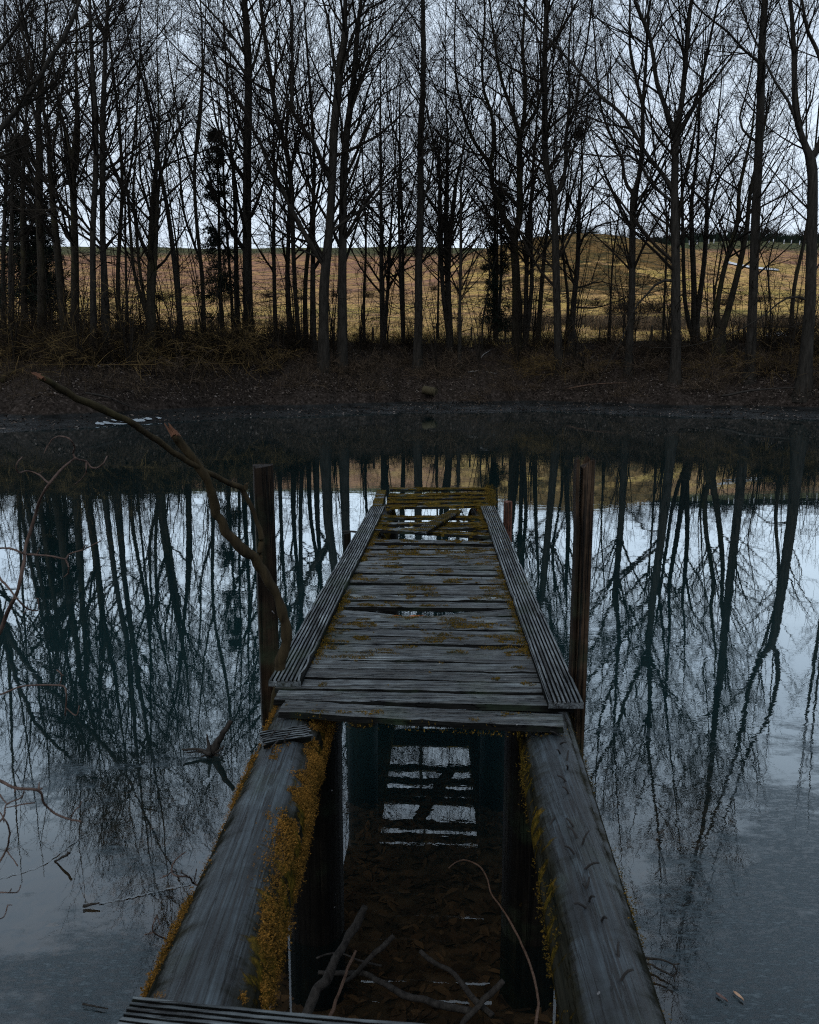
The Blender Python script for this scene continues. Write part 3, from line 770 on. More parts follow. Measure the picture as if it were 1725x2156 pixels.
T('leaning_tree', 'big tree beyond the left edge, its limb slanting up right over the grove', 0, [
    [(-330, 1900, 60), (-230, 1400, 50), (-130, 950, 34), (0, 700, 28), (90, 590, 26), (180, 470, 24), (270, 310, 22), (350, 190, 20), (400, 80, 18), (430, 0, 14)],
    [(-230, 1400, 30), (-190, 900, 26), (-120, 480, 24), (0, 255, 20), (60, 180, 16), (110, 90, 14), (150, 20, 12), (190, -60, 8)]], dens=.8, baseY=33)

# generic slender trees behind: four grown ones and copies of them
def generic_tree(name, h, r, lean, forks, label, group, dens=.36, mat='bark_mossy'):
    stems = []
    P = np.array([[0, 0, -.15, r * 1.4], [lean * .1, 0, h * .15, r], [lean * .3, .2, h * .4, r * .8], [lean * .5, .1, h * .7, r * .45], [lean, 0, h, .015]])
    P[2:, 0] += rng.normal(size=3) * .35; P[2:, 1] += rng.normal(size=3) * .35
    D = catmull(P, 26); stems.append((D[:, :3], np.maximum(D[:, 3], .012)))
    for _ in range(forks):
        j = rng.integers(7, 14); s = D[j]; a = rng.uniform(0, 6.28); w = rng.uniform(.8, 2.2)
        Q = np.array([[*s[:3], s[3] * .8], [s[0] + w * .5 * math.cos(a), s[1] + w * .5 * math.sin(a), s[2] + h * .12, s[3] * .6], [s[0] + w * math.cos(a), s[1] + w * math.sin(a), s[2] + h * .35, s[3] * .35], [s[0] + w * 1.2 * math.cos(a), s[1] + w * 1.2 * math.sin(a), h * .95, .014]])
        C = catmull(Q, 18); stems.append((C[:, :3], np.maximum(C[:, 3], .012)))
    root = empty(name, (0, 0, 0), label, 'tree', group)
    mb = MB()
    for A, b in stems: mb.tubes(A[None], b[None], 6)
    mb.build('trunk', M[mat], root, smooth=True)
    cb = MB(); grow_crown(cb, stems, [.3] + [.1] * forks, dens, .75, (1.0, 3.4))
    cb.build('crown', M['twig'], root)
    return root
GB = 'slender trees deep in the grove'
LB = 'slender bare tree deep in the grove, behind the front row of trunks'
gens = [generic_tree('slender_tree', h, r, l, f, LB, GB) for h, r, l, f in ((19, .10, .8, 1), (22, .12, -1.0, 2), (16, .08, .4, 1), (24, .13, .6, 2), (13, .06, -.5, 1))]
spots = []
for px_ in (28, 110, 185, 262, 330, 392, 440, 500, 590, 640, 765, 850, 925, 1010, 1092, 1190, 1275, 1385, 1405, 1490, 1605, 1655,
            -60, -90, 1760, 1820):
    spots.append((px_ + rng.normal() * 4, rng.uniform(13.5, 22)))
for i, (px_, s) in enumerate(spots):
    Yt = 45.0
    for _ in range(6):
        x = (px_ - CX) / F * Yt * 1.0; Yt = float(Ys(x)) + s
    p = on_ground(x, Yt); p[2] -= .1
    g = gens[i] if i < len(gens) else gens[rng.integers(0, len(gens))]
    if i < len(gens):
        g.location = p; g.rotation_euler = (0, 0, rng.uniform(0, 6.28))
    else:
        copy_tree(g, p, rng.uniform(0, 6.28), rng.uniform(.75, 1.15))

# understorey saplings: fine rods fanning from one foot
def sapling(h, n):
    a = rng.uniform(0, 6.28, n); k = 10
    P = np.zeros((n, k, 3)); t = np.linspace(0, 1, k); w = rng.uniform(.3, 1.6, n)
    P[:, :, 0] = (np.cos(a) * w)[:, None] * t ** 1.4; P[:, :, 1] = (np.sin(a) * w)[:, None] * t ** 1.4
    P[:, :, 2] = -.1 + rng.uniform(.6, 1, n)[:, None] * h * t; P[:, :, :2] += np.cumsum(rng.normal(size=(n, k, 2)) * .05, 1)
    rr = np.linspace(.035, .008, k)[None] * rng.uniform(.6, 1.2, (n, 1))
    A, ra = spawn(P, rr, np.full(n, 12), .12, 1, (35, 75), 1.6, 6, .25, .13, .5, .008, .005, .35, .5)
    B, rb = spawn(A, ra, np.full(len(A), 5), .15, 1, (25, 60), .42 * np.linalg.norm(A[:, -1] - A[:, 0], axis=1), 4, .2, .15, .8, .006, .004)
    mb = MB(); mb.tubes(P, rr, 5); mb.tubes(A, ra, 3); mb.tubes(B, rb, 3)
    return tag(mb.build('sapling', M['twig']), 'fine-twigged leafless sapling in the undergrowth between the trunks', 'sapling', 'saplings between the trunks')
saps = [sapling(8.5, 4), sapling(6.5, 5), sapling(10, 3)]
for i, px_ in enumerate(np.linspace(-40, 1770, 58)):
    px_ = px_ + rng.normal() * 12; Yt = 45.0
    for _ in range(6):
        x = (px_ - CX) / F * Yt; Yt = float(Ys(x)) + (9 + 9 * ((i * 37) % 10) / 10)
    o = saps[i] if i < 3 else saps[i % 3].copy()
    if i >= 3: COL.objects.link(o)
    p = on_ground(x, Yt); o.location = p; o.rotation_euler = (0, 0, rng.uniform(0, 6.28)); o.scale = (rng.uniform(.75, 1.2),) * 3

# conifers
def conifer(px_, ytop, Y, label, dense, w, bare=.2):
    p0 = atY(px_, ytop, Y); b = on_ground(p0[0], Y); h = p0[2] - b[2]
    root = empty('conifer_tree', b, label, 'tree', 'conifers among the bare trees')
    mb = MB(); z = np.linspace(-.1, h, 14)
    P = np.stack([np.cumsum(rng.normal(size=14) * .02), np.zeros(14), z], -1); r = np.linspace(.17, .02, 14)
    mb.tubes(P[None], r[None], 7); mb.build('trunk', M['bark_mossy'], root, smooth=True)
    n = int(h * 9 * dense)
    f = rng.uniform(bare, 1, n)
    keep = (fbm(f * 9, f * 0, int(px_)) > (.52 - .2 * dense)) | (f > .82)
    f = f[keep]; n = len(f)
    L = w * (1.08 - f) ** .6 * rng.uniform(.5, 1.1, n)
    a = rng.uniform(0, 6.28, n); k = 6
    t = np.linspace(0, 1, k)
    B = np.zeros((n, k, 3)); B[:, :, 0] = np.cos(a)[:, None] * L[:, None] * t; B[:, :, 1] = np.sin(a)[:, None] * L[:, None] * t
    B[:, :, 2] = (f * h)[:, None] + L[:, None] * (-.28 * t + .2 * t ** 2)
    cb = MB(); rb = np.linspace(.022, .008, k)[None] * np.ones((n, 1)); cb.tubes(B, rb, 3)
    C, rc = spawn(B, rb, np.full(n, 16), .15, 1, (45, 80), .33 * L + .12, 3, -.1, .1, 1, .02, .012, .3, .4)
    D, rd = spawn(C, rc, np.full(len(C), 4), .1, 1, (40, 70), .26, 2, 0, .1, 1, .018, .008, .2, .4)
    cb.tubes(C, rc, 3); cb.tubes(D, rd, 3)
    cb.build('crown', M['needle'], root)
conifer(452, 272, 54, 'ragged dark conifer with a tufted top left of the straight dark trunk', 1.0, 1.9, .12)
conifer(42, 290, 48, 'dense dark spruce at the left edge of the grove', 1.6, 2.6, .2)
conifer(88, 420, 50, 'shorter spruce filling in right of the dense dark spruce', 1.1, 2.0, .1)
conifer(1052, 385, 60, 'small conifer half hidden behind the many-limbed tree on the right', .9, 1.8, .1)

# bird nest / witch's broom in the top of the spreading tree
c = atY(1219, 281, 52.0); mb = MB()
d = rng.normal(size=(260, 3)); d /= np.linalg.norm(d, axis=1, keepdims=True); q = rng.normal(size=(260, 3)); q /= np.linalg.norm(q, axis=1, keepdims=True)
P0 = c + d * rng.uniform(.05, .33, (260, 1)); mb.tubes(np.stack([P0 - q * .22, P0 + d * .02, P0 + q * .22], 1), np.full((260, 3), .012), 3)
tag(mb.build('bird_nest', M['twig'], origin=(0, 0, 0)), 'dark twig nest high in the spreading tree before the mound', 'nest')

# ------------------------------------------------------------------ shrubs
def make_shrub(name, n, L, spread, droop, mat, label, group, fine=8, r=.012):
    a = rng.uniform(0, 6.28, n); el = rng.uniform(spread[0], spread[1], n)
    d = np.stack([np.cos(a) * np.cos(el), np.sin(a) * np.cos(el), np.sin(el)], -1)
    k = 9; P = np.zeros((n, k, 3)); P[:, 0, :2] = rng.normal(size=(n, 2)) * .25; P[:, 0, 2] = -.1
    Ls = L * rng.uniform(.45, 1.1, n)
    for j in range(1, k):
        d = d + np.array([0, 0, -1]) * droop / k + rng.normal(size=(n, 3)) * .09
        d /= np.linalg.norm(d, axis=1, keepdims=True); P[:, j] = P[:, j - 1] + d * (Ls / (k - 1))[:, None]
    P[:, :, 2] = np.maximum(P[:, :, 2], np.where(np.arange(k) == 0, -.1, .02)[None])
    rr = np.linspace(r, .006, k)[None] * rng.uniform(.7, 1.3, (n, 1))
    B, rb = spawn(P, rr, np.full(n, fine), .25, 1, (25, 70), .33 * Ls, 5, -.1, .16, .8, .009, .006, .4, .5)
    C, rc = spawn(B, rb, np.full(len(B), 3), .2, 1, (25, 70), .4 * np.linalg.norm(B[:, -1] - B[:, 0], axis=1), 3, 0, .15, .9, .006, .004)
    mb = MB(); mb.tubes(P, rr, 4); mb.tubes(B, rb, 3); mb.tubes(C, rc, 3)
    return tag(mb.build(name, M[mat]), label, 'shrub', group)
def put(o, x, Y, rz, sc, first=[None], dz=0.0):
    p = on_ground(x, Y); o.location = (p[0], p[1], p[2] + dz); o.rotation_euler = (0, 0, rz); o.scale = (sc,) * 3
def dup(o):
    c = o.copy(); COL.objects.link(c); return c
GL, LL = 'arching ochre shrubs on the left bank', 'ochre leafless shrub arching over the leaf litter of the left bank'
GD, LD = 'dark leafless scrub along the bank', 'dark leafless thicket shrub growing between the trunks on the bank'
ochre = [make_shrub('bare_shrub', 17, 4.6, (.5, 1.4), 2.0, 'shrub', LL, GL), make_shrub('bare_shrub', 20, 3.6, (.3, 1.4), 1.7, 'shrub', LL, GL)]
dark = [make_shrub('thicket_shrub', 55, 2.6, (.6, 1.5), .8, 'shrub_dark', LD, GD), make_shrub('thicket_shrub', 45, 2.0, (.5, 1.5), .6, 'shrub_dark', LD, GD, 7)]
sp = [(40, 700), (110, 690), (165, 720), (230, 735), (300, 715), (360, 720), (430, 735), (70, 745), (150, 770), (210, 770), (280, 775), (335, 765), (25, 790), (100, 640), (390, 770), (455, 770), (520, 765), (560, 780), (495, 745), (185, 670), (-40, 720), (-60, 780)]
for i, (a, b) in enumerate(sp):
    Yg = ground_at_pixel(a, b); x = (a - CX) / F * Yg
    o = ochre[i] if i < 2 else dup(ochre[i % 2]); put(o, x, Yg, rng.uniform(0, 6.28), rng.uniform(.75, 1.15))
sp2 = [(1085, 775), (1120, 790), (1155, 780), (1175, 790), (1540, 770), (1600, 790), (1650, 780), (1480, 790), (1690, 760), (1720, 790), (1250, 790)]
L2, G2b = 'ochre leafless shrub drooping over the water edge of the right bank', 'ochre shrubs on the right bank'
for i, (a, b) in enumerate(sp2):
    Yg = ground_at_pixel(a, b); x = (a - CX) / F * Yg
    o = dup(ochre[(i + 1) % 2]); o['label'] = L2; o['group'] = G2b; put(o, x, Yg, rng.uniform(0, 6.28), rng.uniform(.5, .8))
sp3 = [(x_, y_) for x_ in range(-60, 640, 38) for y_ in (735, 760)] + [(x_, 738) for x_ in range(640, 1780, 62)] + [(1510, 750), (1620, 745), (1580, 735), (1680, 735), (1700, 745)]
for i, (a, b) in enumerate(sp3):
    a += rng.normal() * 14; b += rng.normal() * 8
    Yg = ground_at_pixel(a, b); x = (a - CX) / F * Yg
    o = dark[i] if i < 2 else dup(dark[i % 2]); put(o, x, Yg, rng.uniform(0, 6.28), rng.uniform(.45, 1.0) if a > 640 else rng.uniform(.7, 1.2))

mid_ = [make_shrub('bramble_shrub', 24, 2.4, (.35, 1.4), 1.5, 'shrub_mid', 'brown leafless bramble tangle on the leaf litter of the far bank', 'brambles on the far bank', 8, .010), make_shrub('bramble_shrub', 30, 1.7, (.2, 1.3), 1.2, 'shrub_mid', 'brown leafless bramble tangle on the leaf litter of the far bank', 'brambles on the far bank', 8, .009)]
for i in range(72):
    a = -40 + 1800 * (i + rng.uniform(0, 1)) / 72; x = (a - CX) / F * 46; s_ = rng.uniform(5.6, 14); Yg = float(Ys(x)) + s_
    o = mid_[i] if i < 2 else dup(mid_[i % 2]); put(o, x, Yg, rng.uniform(0, 6.28), rng.uniform(.5, 1.15))
# stalks, litter
def stalks(name, n, xr, sr, hr, mat, r=.01):
    x = rng.uniform(*xr, n); s = rng.uniform(*sr, n); Y = Ys(x) + s; z = ground(x, Y)
    keep = fbm(x * .4, Y * .4, 77) > .42; x, Y, z = x[keep], Y[keep], z[keep]; n = len(x)
    d = rng.normal(size=(n, 3)) * .45; d[:, 2] = 1; h = rng.uniform(*hr, n)
    p = np.stack([x, Y, z - .03], -1); q = p + d * h[:, None] * .5; d2 = d + rng.normal(size=(n, 3)) * .35; e = q + d2 * h[:, None] * .5
    mb = MB(); mb.tubes(np.stack([p, q, e], 1), np.array([[r, r * .8, r * .5]]) * np.ones((n, 1)), 3)
    return tag(mb.build(name, mat), kind='stuff')
tag(stalks('undergrowth', 16000, (-34, 30), (5.6, 21), (.25, 1.1), M['shrub_dark'], .009), 'thin dead stalks standing in the leaf litter of the far bank', 'undergrowth')
def leaves(name, x, Y, z, size, mat, tilt=.5):
    n = len(x); c = np.stack([x, Y, z], -1)
    a = rng.uniform(0, 6.28, n); nrm = np.stack([rng.normal(size=n) * tilt, rng.normal(size=n) * tilt, np.ones(n)], -1); nrm /= np.linalg.norm(nrm, axis=1, keepdims=True)
    t = np.stack([np.cos(a), np.sin(a), np.zeros(n)], -1); t -= (t * nrm).sum(1, keepdims=True) * nrm; t /= np.linalg.norm(t, axis=1, keepdims=True)
    b = np.cross(nrm, t); L = rng.uniform(size[0], size[1], n)[:, None]; W = L * rng.uniform(.3, .55, n)[:, None]
    V = np.stack([c - t * L, c - t * L * .3 - b * W, c + t * L * .5 - b * W * .8, c + t * L, c + t * L * .5 + b * W * .8, c - t * L * .3 + b * W], 1)
    V[:, (1, 2, 4, 5), 2] += (L * rng.uniform(-.1, .35, (n, 1)))
    i = np.arange(n * 6).reshape(n, 6)
    mb = MB(); mb.add(V, np.concatenate([i[:, [0, 1, 2, 3]], i[:, [0, 3, 4, 5]]]))
    return tag(mb.build(name, mat), kind='stuff')
nl = 60000
x = rng.uniform(-32, 32, nl); s = 5.4 + 16 * rng.uniform(0, 1, nl) ** 1.2; Y = Ys(x) + s
tag(leaves('leaf_litter', x, Y, ground(x, Y) + .03, (.03, .085), M['litter'], .6), 'dull brown fallen leaves covering the far bank', 'leaf litter')
nl = 9000
x = rng.uniform(-3.2, 3.2, nl) * rng.uniform(.3, 1, nl); Y = rng.uniform(1.9, 6.0, nl)
tag(leaves('sunken_leaves', x, Y, bed(x, Y) + .015, (.02, .05), M['sunken'], .35), 'brown leaves lying on the pond bed under the jetty', 'sunken leaves')
# small fallen leaves / crumbs of mud on the mud flat
nl = 2500
x = rng.uniform(-22, 26, nl); s = rng.uniform(.2, 5.2, nl); Y = Ys(x) + s
tag(leaves('mud_litter', x, Y, ground(x, Y) + .02, (.03, .09), M['litter'], .4), 'dark leaves stuck in the wet mud strip along the far shore', 'mud litter')

# meadow grass, reeds
def blades(name, n, tr, Yr_, h, mat, thr, seed, per=5, spread=.18):
    t = rng.uniform(*tr, n); Y = Yr_[0] + (Yr_[1] - Yr_[0]) * rng.uniform(0, 1, n) ** 1.3; x = t * Y
    keep = fbm(x * .12, Y * .2, seed) > thr; x, Y = x[keep], Y[keep]; n = len(x)
    x = np.repeat(x, per) + rng.normal(size=n * per) * spread; Y = np.repeat(Y, per) + rng.normal(size=n * per) * spread; n *= per
    z = ground(x, Y); H = rng.uniform(*h, n); a = rng.uniform(0, 3.14, n); w = .03 + .012 * H
    p = np.stack([x, Y, z - .05], -1); sd = np.stack([np.cos(a), np.sin(a), 0 * a], -1) * w[:, None]
    top = p + np.stack([rng.normal(size=n) * .28 * H, rng.normal(size=n) * .28 * H, H], -1)
    V = np.stack([p - sd, p + sd, top], 1); i = np.arange(n * 3).reshape(n, 3)
    mb = MB(); mb.add(V, i); return tag(mb.build(name, mat), kind='stuff')
tag(blades('meadow_grass', 9000, (-.62, .62), (59, 110), (.15, .5), M['grass'], .46, 61), 'straw coloured tussock grass on the meadow', 'grass')
tag(blades('reeds', 2600, (.10, .60), (84, 108), (.7, 1.7), M['reed'], .44, 63, 7, .4), 'brown rushes in a band across the right of the meadow', 'rushes')
tag(blades('heather', 3500, (-.6, .2), (95, 190), (.4, 1.0), M['reed'], .54, 67, 6, .5), 'purplish brown heather clumps on the left slope', 'heather')

# scrub on the slope
scr = make_shrub('slope_scrub', 60, 2.6, (.3, 1.5), .3, 'shrub_dark', 'dark scrub bush on the slope beyond the meadow', 'scrub bushes on the slope', 8, .02)
for i, (t, Y) in enumerate([(.245, 128), (.262, 130), (.28, 129), (.30, 132), (.255, 140), (.20, 150), (.17, 152), (.14, 150), (.225, 146), (.32, 138), (.11, 155), (.29, 141), (-.05, 175), (-.09, 178), (-.13, 172), (-.17, 180), (-.22, 176), (.03, 182), (.06, 180), (-.30, 178), (-.36, 182), (-.42, 175), (.38, 150), (.42, 154), (.47, 150)]):
    o = scr if i == 0 else dup(scr); put(o, t * Y, Y, rng.uniform(0, 6.28), rng.uniform(1.0, 1.6)); o.scale[2] *= .62

# far hill trees
far_gen = MB()
def far_tree(name, px_, Y, h, w, mat, label, group=None, dense=1.0, round_=True):
    x = (px_ - CX) / F * Y; b = on_ground(x, Y) if Y < 330 else np.array([x, Y, float(hill_h(x, Y))])
    root = empty(name, b, label, 'tree', group)
    D = catmull(np.array([[0, 0, -.3, .05 * h * .8], [.1, 0, h * .25, .03 * h], [0, .1, h * .55, .02 * h]]), 8)
    mb = MB(); mb.tubes(D[None, :, :3], D[None, :, 3], 6); mb.build('trunk', M['bark_mossy'], root)
    A, ra = spawn(D[None, :, :3], D[None, :, 3], np.array([int(26 * dense)]), .25, 1, (20, 75), h * .62, 7, .5, .1, .6, .05, .03, .25, .25)
    A[:, :, :2] *= w / h * 1.6
    B, rb = spawn(A, ra, np.full(len(A), 9), .15, 1, (25, 60), h * .24, 5, .25, .12, .7, .04, .03, .3, .4)
    C, rc = spawn(B, rb, np.full(len(B), 5), .2, 1, (25, 60), h * .1, 3, .1, .12, .8, .035, .025, .3, .4)
    cb = MB(); cb.tubes(A, ra, 3); cb.tubes(B, rb, 3); cb.tubes(C, rc, 3); cb.build('crown', mat, root)
    return root
far_tree('hill_tree', 1355, 300, 13, 11, M['twig'], 'round-headed bare tree alone on the skyline of the mound')
far_tree('hill_tree', 1210, 285, 9, 9, M['needle'], 'dark evergreen tree crowning the top of the mound', None, 2.6)
far_tree('hill_tree', 1262, 290, 6.5, 12, M['twig'], 'low wide bare tree right of the dark evergreen on the mound', None, 1.6)
LT, GT = 'small bare thorn tree in the row on the right skyline', 'thorn trees on the right skyline'
t0_ = far_tree('thorn_tree', 1430, 335, 7, 9, M['twig'], LT, GT, 1.2)
for px_ in (1300, 1395, 1462, 1490, 1520, 1548, 1578, 1602, 1630, 1662, 1690, 1722, 1755):
    Y = rng.uniform(333, 345); x = (px_ - CX) / F * Y
    copy_tree(t0_, (x, Y, float(hill_h(x, Y)) - .2), rng.uniform(0, 6.28), rng.uniform(.7, 1.15))
# thin line of distant trees on the left skyline
LS, GS = 'tiny distant tree in the line along the left skyline', 'tree line on the left skyline'
s0 = far_tree('distant_tree', 560, 370, 3.4, 5, M['twig'], LS, GS, .8)
for px_ in list(range(250, 880, 17)):
    Y = 370 + rng.uniform(-6, 10); x = (px_ - CX) / F * Y
    copy_tree(s0, (x, Y, float(hill_h(x, Y)) - .2), rng.uniform(0, 6.28), rng.uniform(.6, 1.1))
# plantation strip on the right skyline
nb = 5000
t = rng.uniform(.28, .62, nb); Y = rng.uniform(331, 345, nb); x = t * Y; z = hill_h(x, Y)
mb = MB(); H = rng.uniform(1.5, 4.2, nb); a = rng.uniform(0, 3.14, nb)
p = np.stack([x, Y, z - .2], -1); sd = np.stack([np.cos(a), np.sin(a), 0 * a], -1) * (.35 * H ** .5)[:, None]
mb.add(np.stack([p - sd, p + sd, p + np.stack([0 * a, 0 * a, H], -1)], 1), np.arange(nb * 3).reshape(nb, 3))
tag(mb.build('far_wood', M['needle']), 'dark green plantation strip along the right skyline', 'far wood', kind='stuff')
# white fence posts below it
def post_mesh(w, h, taper=.9):
    mb = MB(); a = w / 2; b = a * taper
    V = [(-a, -a, -.3), (a, -a, -.3), (a, a, -.3), (-a, a, -.3), (-b, -b, h), (b, -b, h), (b, b, h), (-b, b, h), (0, 0, h + w * .25)]
    mb.add(V, [(0, 1, 5, 4), (1, 2, 6, 5), (2, 3, 7, 6), (3, 0, 4, 7), (4, 5, 8, 8), (5, 6, 8, 8), (6, 7, 8, 8), (7, 4, 8, 8)])
    return mb
wp = tag(post_mesh(.26, 1.5).build('white_fence_post', M['pale']), 'small white post in the fence line below the right skyline', 'fence post', 'white posts on the far hill')
for i, px_ in enumerate(list(np.arange(1338, 1740, 15.5))):
    o = wp if i == 0 else dup(wp); Y = 322 + rng.uniform(-1, 1); x = (px_ + rng.normal() * 3 - CX) / F * Y
    o.location = (x, Y, float(hill_h(x, Y))); o.rotation_euler = (rng.normal() * .05, rng.normal() * .05, rng.uniform(0, 1))
# field edge fence posts
fp = tag(post_mesh(.13, 1.2).build('fence_post', M['fence']), 'old wooden fence post at the edge of the meadow behind the trees', 'fence post', 'fence posts at the meadow edge')
for i, px_ in enumerate((60, 160, 255, 345, 425, 515, 600, 705, 788, 887, 990, 1060, 1191, 1253, 1360, 1460, 1553, 1648, 1658, 1720)):
    Y = 61.0; x = (px_ - CX) / F * Y; Y = float(Ys(x)) + 20.5; x = (px_ - CX) / F * Y
    o = fp if i == 0 else dup(fp); o.location = on_ground(x, Y); o.rotation_euler = (rng.normal() * .06, rng.normal() * .06, rng.uniform(0, 1.5))
# pale track on the slope
tp = [(1525, 553), (1555, 560), (1590, 566), (1640, 571)]
mb = MB(); Vt = []
for a, b in tp:
    d = ray(a, b)
    for Y in np.arange(60, 330, .5):
        p = np.array([0, 0, E]) + d * (Y / d[1])
        if p[2] <= float(ground(p[0], Y)): break
    for o_ in (-1.6, 1.6): Vt.append((p[0] + o_ * .3, Y + o_, float(ground(p[0] + o_ * .3, Y + o_)) + .35))
mb.add(Vt, [(2 * i, 2 * i + 2, 2 * i + 3, 2 * i + 1) for i in range(3)])
tag(mb.build('track', M['pale']), kind='structure')

# drain pipe at the foot of the bank
Yp = ground_at_pixel(905, 843) ; c = atY(908, 833, Yp); c[2] = float(ground(c[0], Yp)) + .2
axd = np.array([.78, -.60, -.14]); axd /= np.linalg.norm(axd)
mb = MB(); k = np.linspace(-.5, .3, 6)
Pp = c + axd * k[:, None]; mb.tubes(Pp[None], np.full((1, 6), .25), 20)
mb.tubes((c + axd * np.array([.30, .301, .1, -.4])[:, None])[None], np.array([[.25, .20, .195, .19]]), 20)
mb.tubes((c + axd * np.array([.15, .151])[:, None])[None], np.array([[.196, .0]]), 20, 1)  # dark disc standing in for the shaded hollow of the pipe
tag(mb.build('drain_pipe', [M['pipe'], M['leg']], origin=(0, 0, 0), smooth=True), 'mossy ochre concrete pipe jutting from the mud at the middle of the far bank', 'pipe')
# covered crate at the field edge on the right
Yc = 59.0; c = atY(1632, 742, Yc); g = on_ground(c[0], Yc)
root = empty('covered_crate', g, 'dark crate with a pale sheet on top, beside the fence at right', 'crate')
mb = post_mesh(1.0, .62, .96); mb.build('crate', M['fence'], root)
mb = MB(); nx_ = 9; gx, gy = np.meshgrid(np.linspace(-.62, .62, nx_), np.linspace(-.6, .6, nx_)); gz = .70 + .06 * (fbm(gx * 3, gy * 3, 5) - .5) - .22 * (np.maximum(abs(gx), abs(gy)) > .55)
i = np.arange(nx_ * nx_).reshape(nx_, nx_); mb.add(np.stack([gx, gy, gz], -1), np.stack([i[:-1, :-1], i[:-1, 1:], i[1:, 1:], i[1:, :-1]], -1).reshape(-1, 4))
mb.build('sheet', M['pale'], root)

# generic stick
def stick(name, pts, rr, mat, label, cat='stick', group=None, parent=None, sides=8, k=None, knots=True):
    P = np.array(pts, float); rr = np.asarray(rr, float)
    if len(rr) != len(P): rr = np.interp(np.linspace(0, 1, len(P)), np.linspace(0, 1, len(rr)), rr)
    D = catmull(np.column_stack([P, rr]), k or max(12, len(P) * 6))
    D[:, 3] = np.maximum(D[:, 3], .0015)
    if knots: u_ = np.linspace(0, len(P) * 1.7, len(D)); D[:, 3] *= 1 + .30 * (vnoise(u_, u_ * 0 + rng.uniform(0, 99), 3) - .45); D[:, 0] += (vnoise(u_ * 1.3, u_ * 0 + rng.uniform(0, 99), 4) - .5) * D[:, 3] * .9; D[:, 2] += (vnoise(u_ * 1.3, u_ * 0 + rng.uniform(0, 99), 5) - .5) * D[:, 3] * .9
    mb = MB(); mb.tubes(D[None, :, :3], D[None, :, 3], sides, cap=True)
    if name is None: return mb, D
    o = mb.build(name, M[mat], parent, smooth=True)
    return tag(o, label, cat, group) if parent is None else o
# fallen timber on the far bank
for (a0, b0), (a1, b1), r_, m_, lb in [((1008, 762), (1034, 742), .045, 'bleached', 'short pale broken branch lying on the bank near the bundle of stems'),
        ((985, 786), (1045, 792), .04, 'bleached', 'long grey bleached bough lying on the leaf litter right of the pipe'),
        ((1555, 708), (1640, 722), .04, 'bleached', 'pale pole leaning by the covered crate'),
        ((0, 812), (45, 795), .16, 'branch', 'dark fallen trunk poking in at the left edge of the bank'),
        ((1520, 842), (1690, 822), .06, 'stick', 'thin dark branch lying along the right shore'),
        ((1195, 822), (1320, 812), .05, 'stick_red', 'thin brown branch lying at the scarp below the grey trunks'),
        ((180, 832), (285, 872), .05, 'stick', 'dark bough dipping from the left bank to the mud')]:
    p, q = [atY(a, b, ground_at_pixel(a, b)) for a, b in ((a0, b0), (a1, b1))]
    p[2] = float(ground(p[0], p[1])) + r_; q[2] = float(ground(q[0], q[1])) + r_ + .1
    stick('fallen_branch', [p, (p * .6 + q * .4) + [0, 0, .12], q], [r_, r_ * .8, r_ * .4], m_, lb, 'branch', 'fallen branches on the far bank')
# slivers of thin ice left on the mud at left
mb = MB()
for a, b, w_, h_ in ((212, 889, 9, 1.1), (226, 887.5, 12, 1.3), (250, 888, 14, .9), (268, 884.5, 16, 1.6), (291, 883, 13, 1.3), (310, 881.5, 9, .8), (335, 880, 6, .6), (240, 884.5, 6, .5)):
    t_ = np.linspace(0, 2 * np.pi, 15)[:-1]; Vt = []
    rr_ = .55 + .9 * vnoise(t_ * 2.2 + a, t_ * 0 + b, 3)
    for q_, r_ in zip(t_, rr_):
        p = atZ(a + w_ * r_ * math.cos(q_), b + h_ * r_ * math.sin(q_), .12); Vt.append((p[0], p[1], max(.025, float(ground(p[0], p[1])) + .03)))
    mb.add(Vt, [tuple(range(14))])
M['ice'] = mat_flat('thin_ice', (.22, .26, .29), .35, .4, .45, 3)
tag(mb.build('ice_patch', M['ice']), kind='structure')
def crack(pts, w):
    P = catmull(np.array([atZ(*Z2(q), .004) for q in pts]), 60); t = np.gradient(P, axis=0); t /= np.linalg.norm(t, axis=1, keepdims=True)
    nn = np.stack([-t[:, 1], t[:, 0], 0 * t[:, 0]], -1); u_ = np.arange(60.)
    ww = w * np.maximum(.12, fbm(u_ * .35, u_ * 0 + len(pts), 12) * 2.2 - .55)[:, None]; of = ((vnoise(u_ * .5, u_ * 0, 3) - .5) * .012)[:, None]
    V = np.stack([P + nn * (of - ww), P + nn * (of + ww)], 1).reshape(-1, 3); i = np.arange(59) * 2
    mb = MB(); mb.add(V, np.stack([i, i + 1, i + 3, i + 2], -1)); return tag(mb.build('ice_crack', M['ice_line']), kind='structure')
M['ice_line'] = mat_flat('frosted_crack', (.10, .115, .125), .6, .2, .5, 30)
Z2 = lambda q: (q[0] * .3409, 1421 + q[1] * .3409)
crack([(1180, 1290), (980, 1335), (800, 1375), (610, 1412)], .0045)
crack([(560, 975), (470, 1025), (300, 1150), (190, 1200), (0, 1255), (-60, 1270)], .0035)
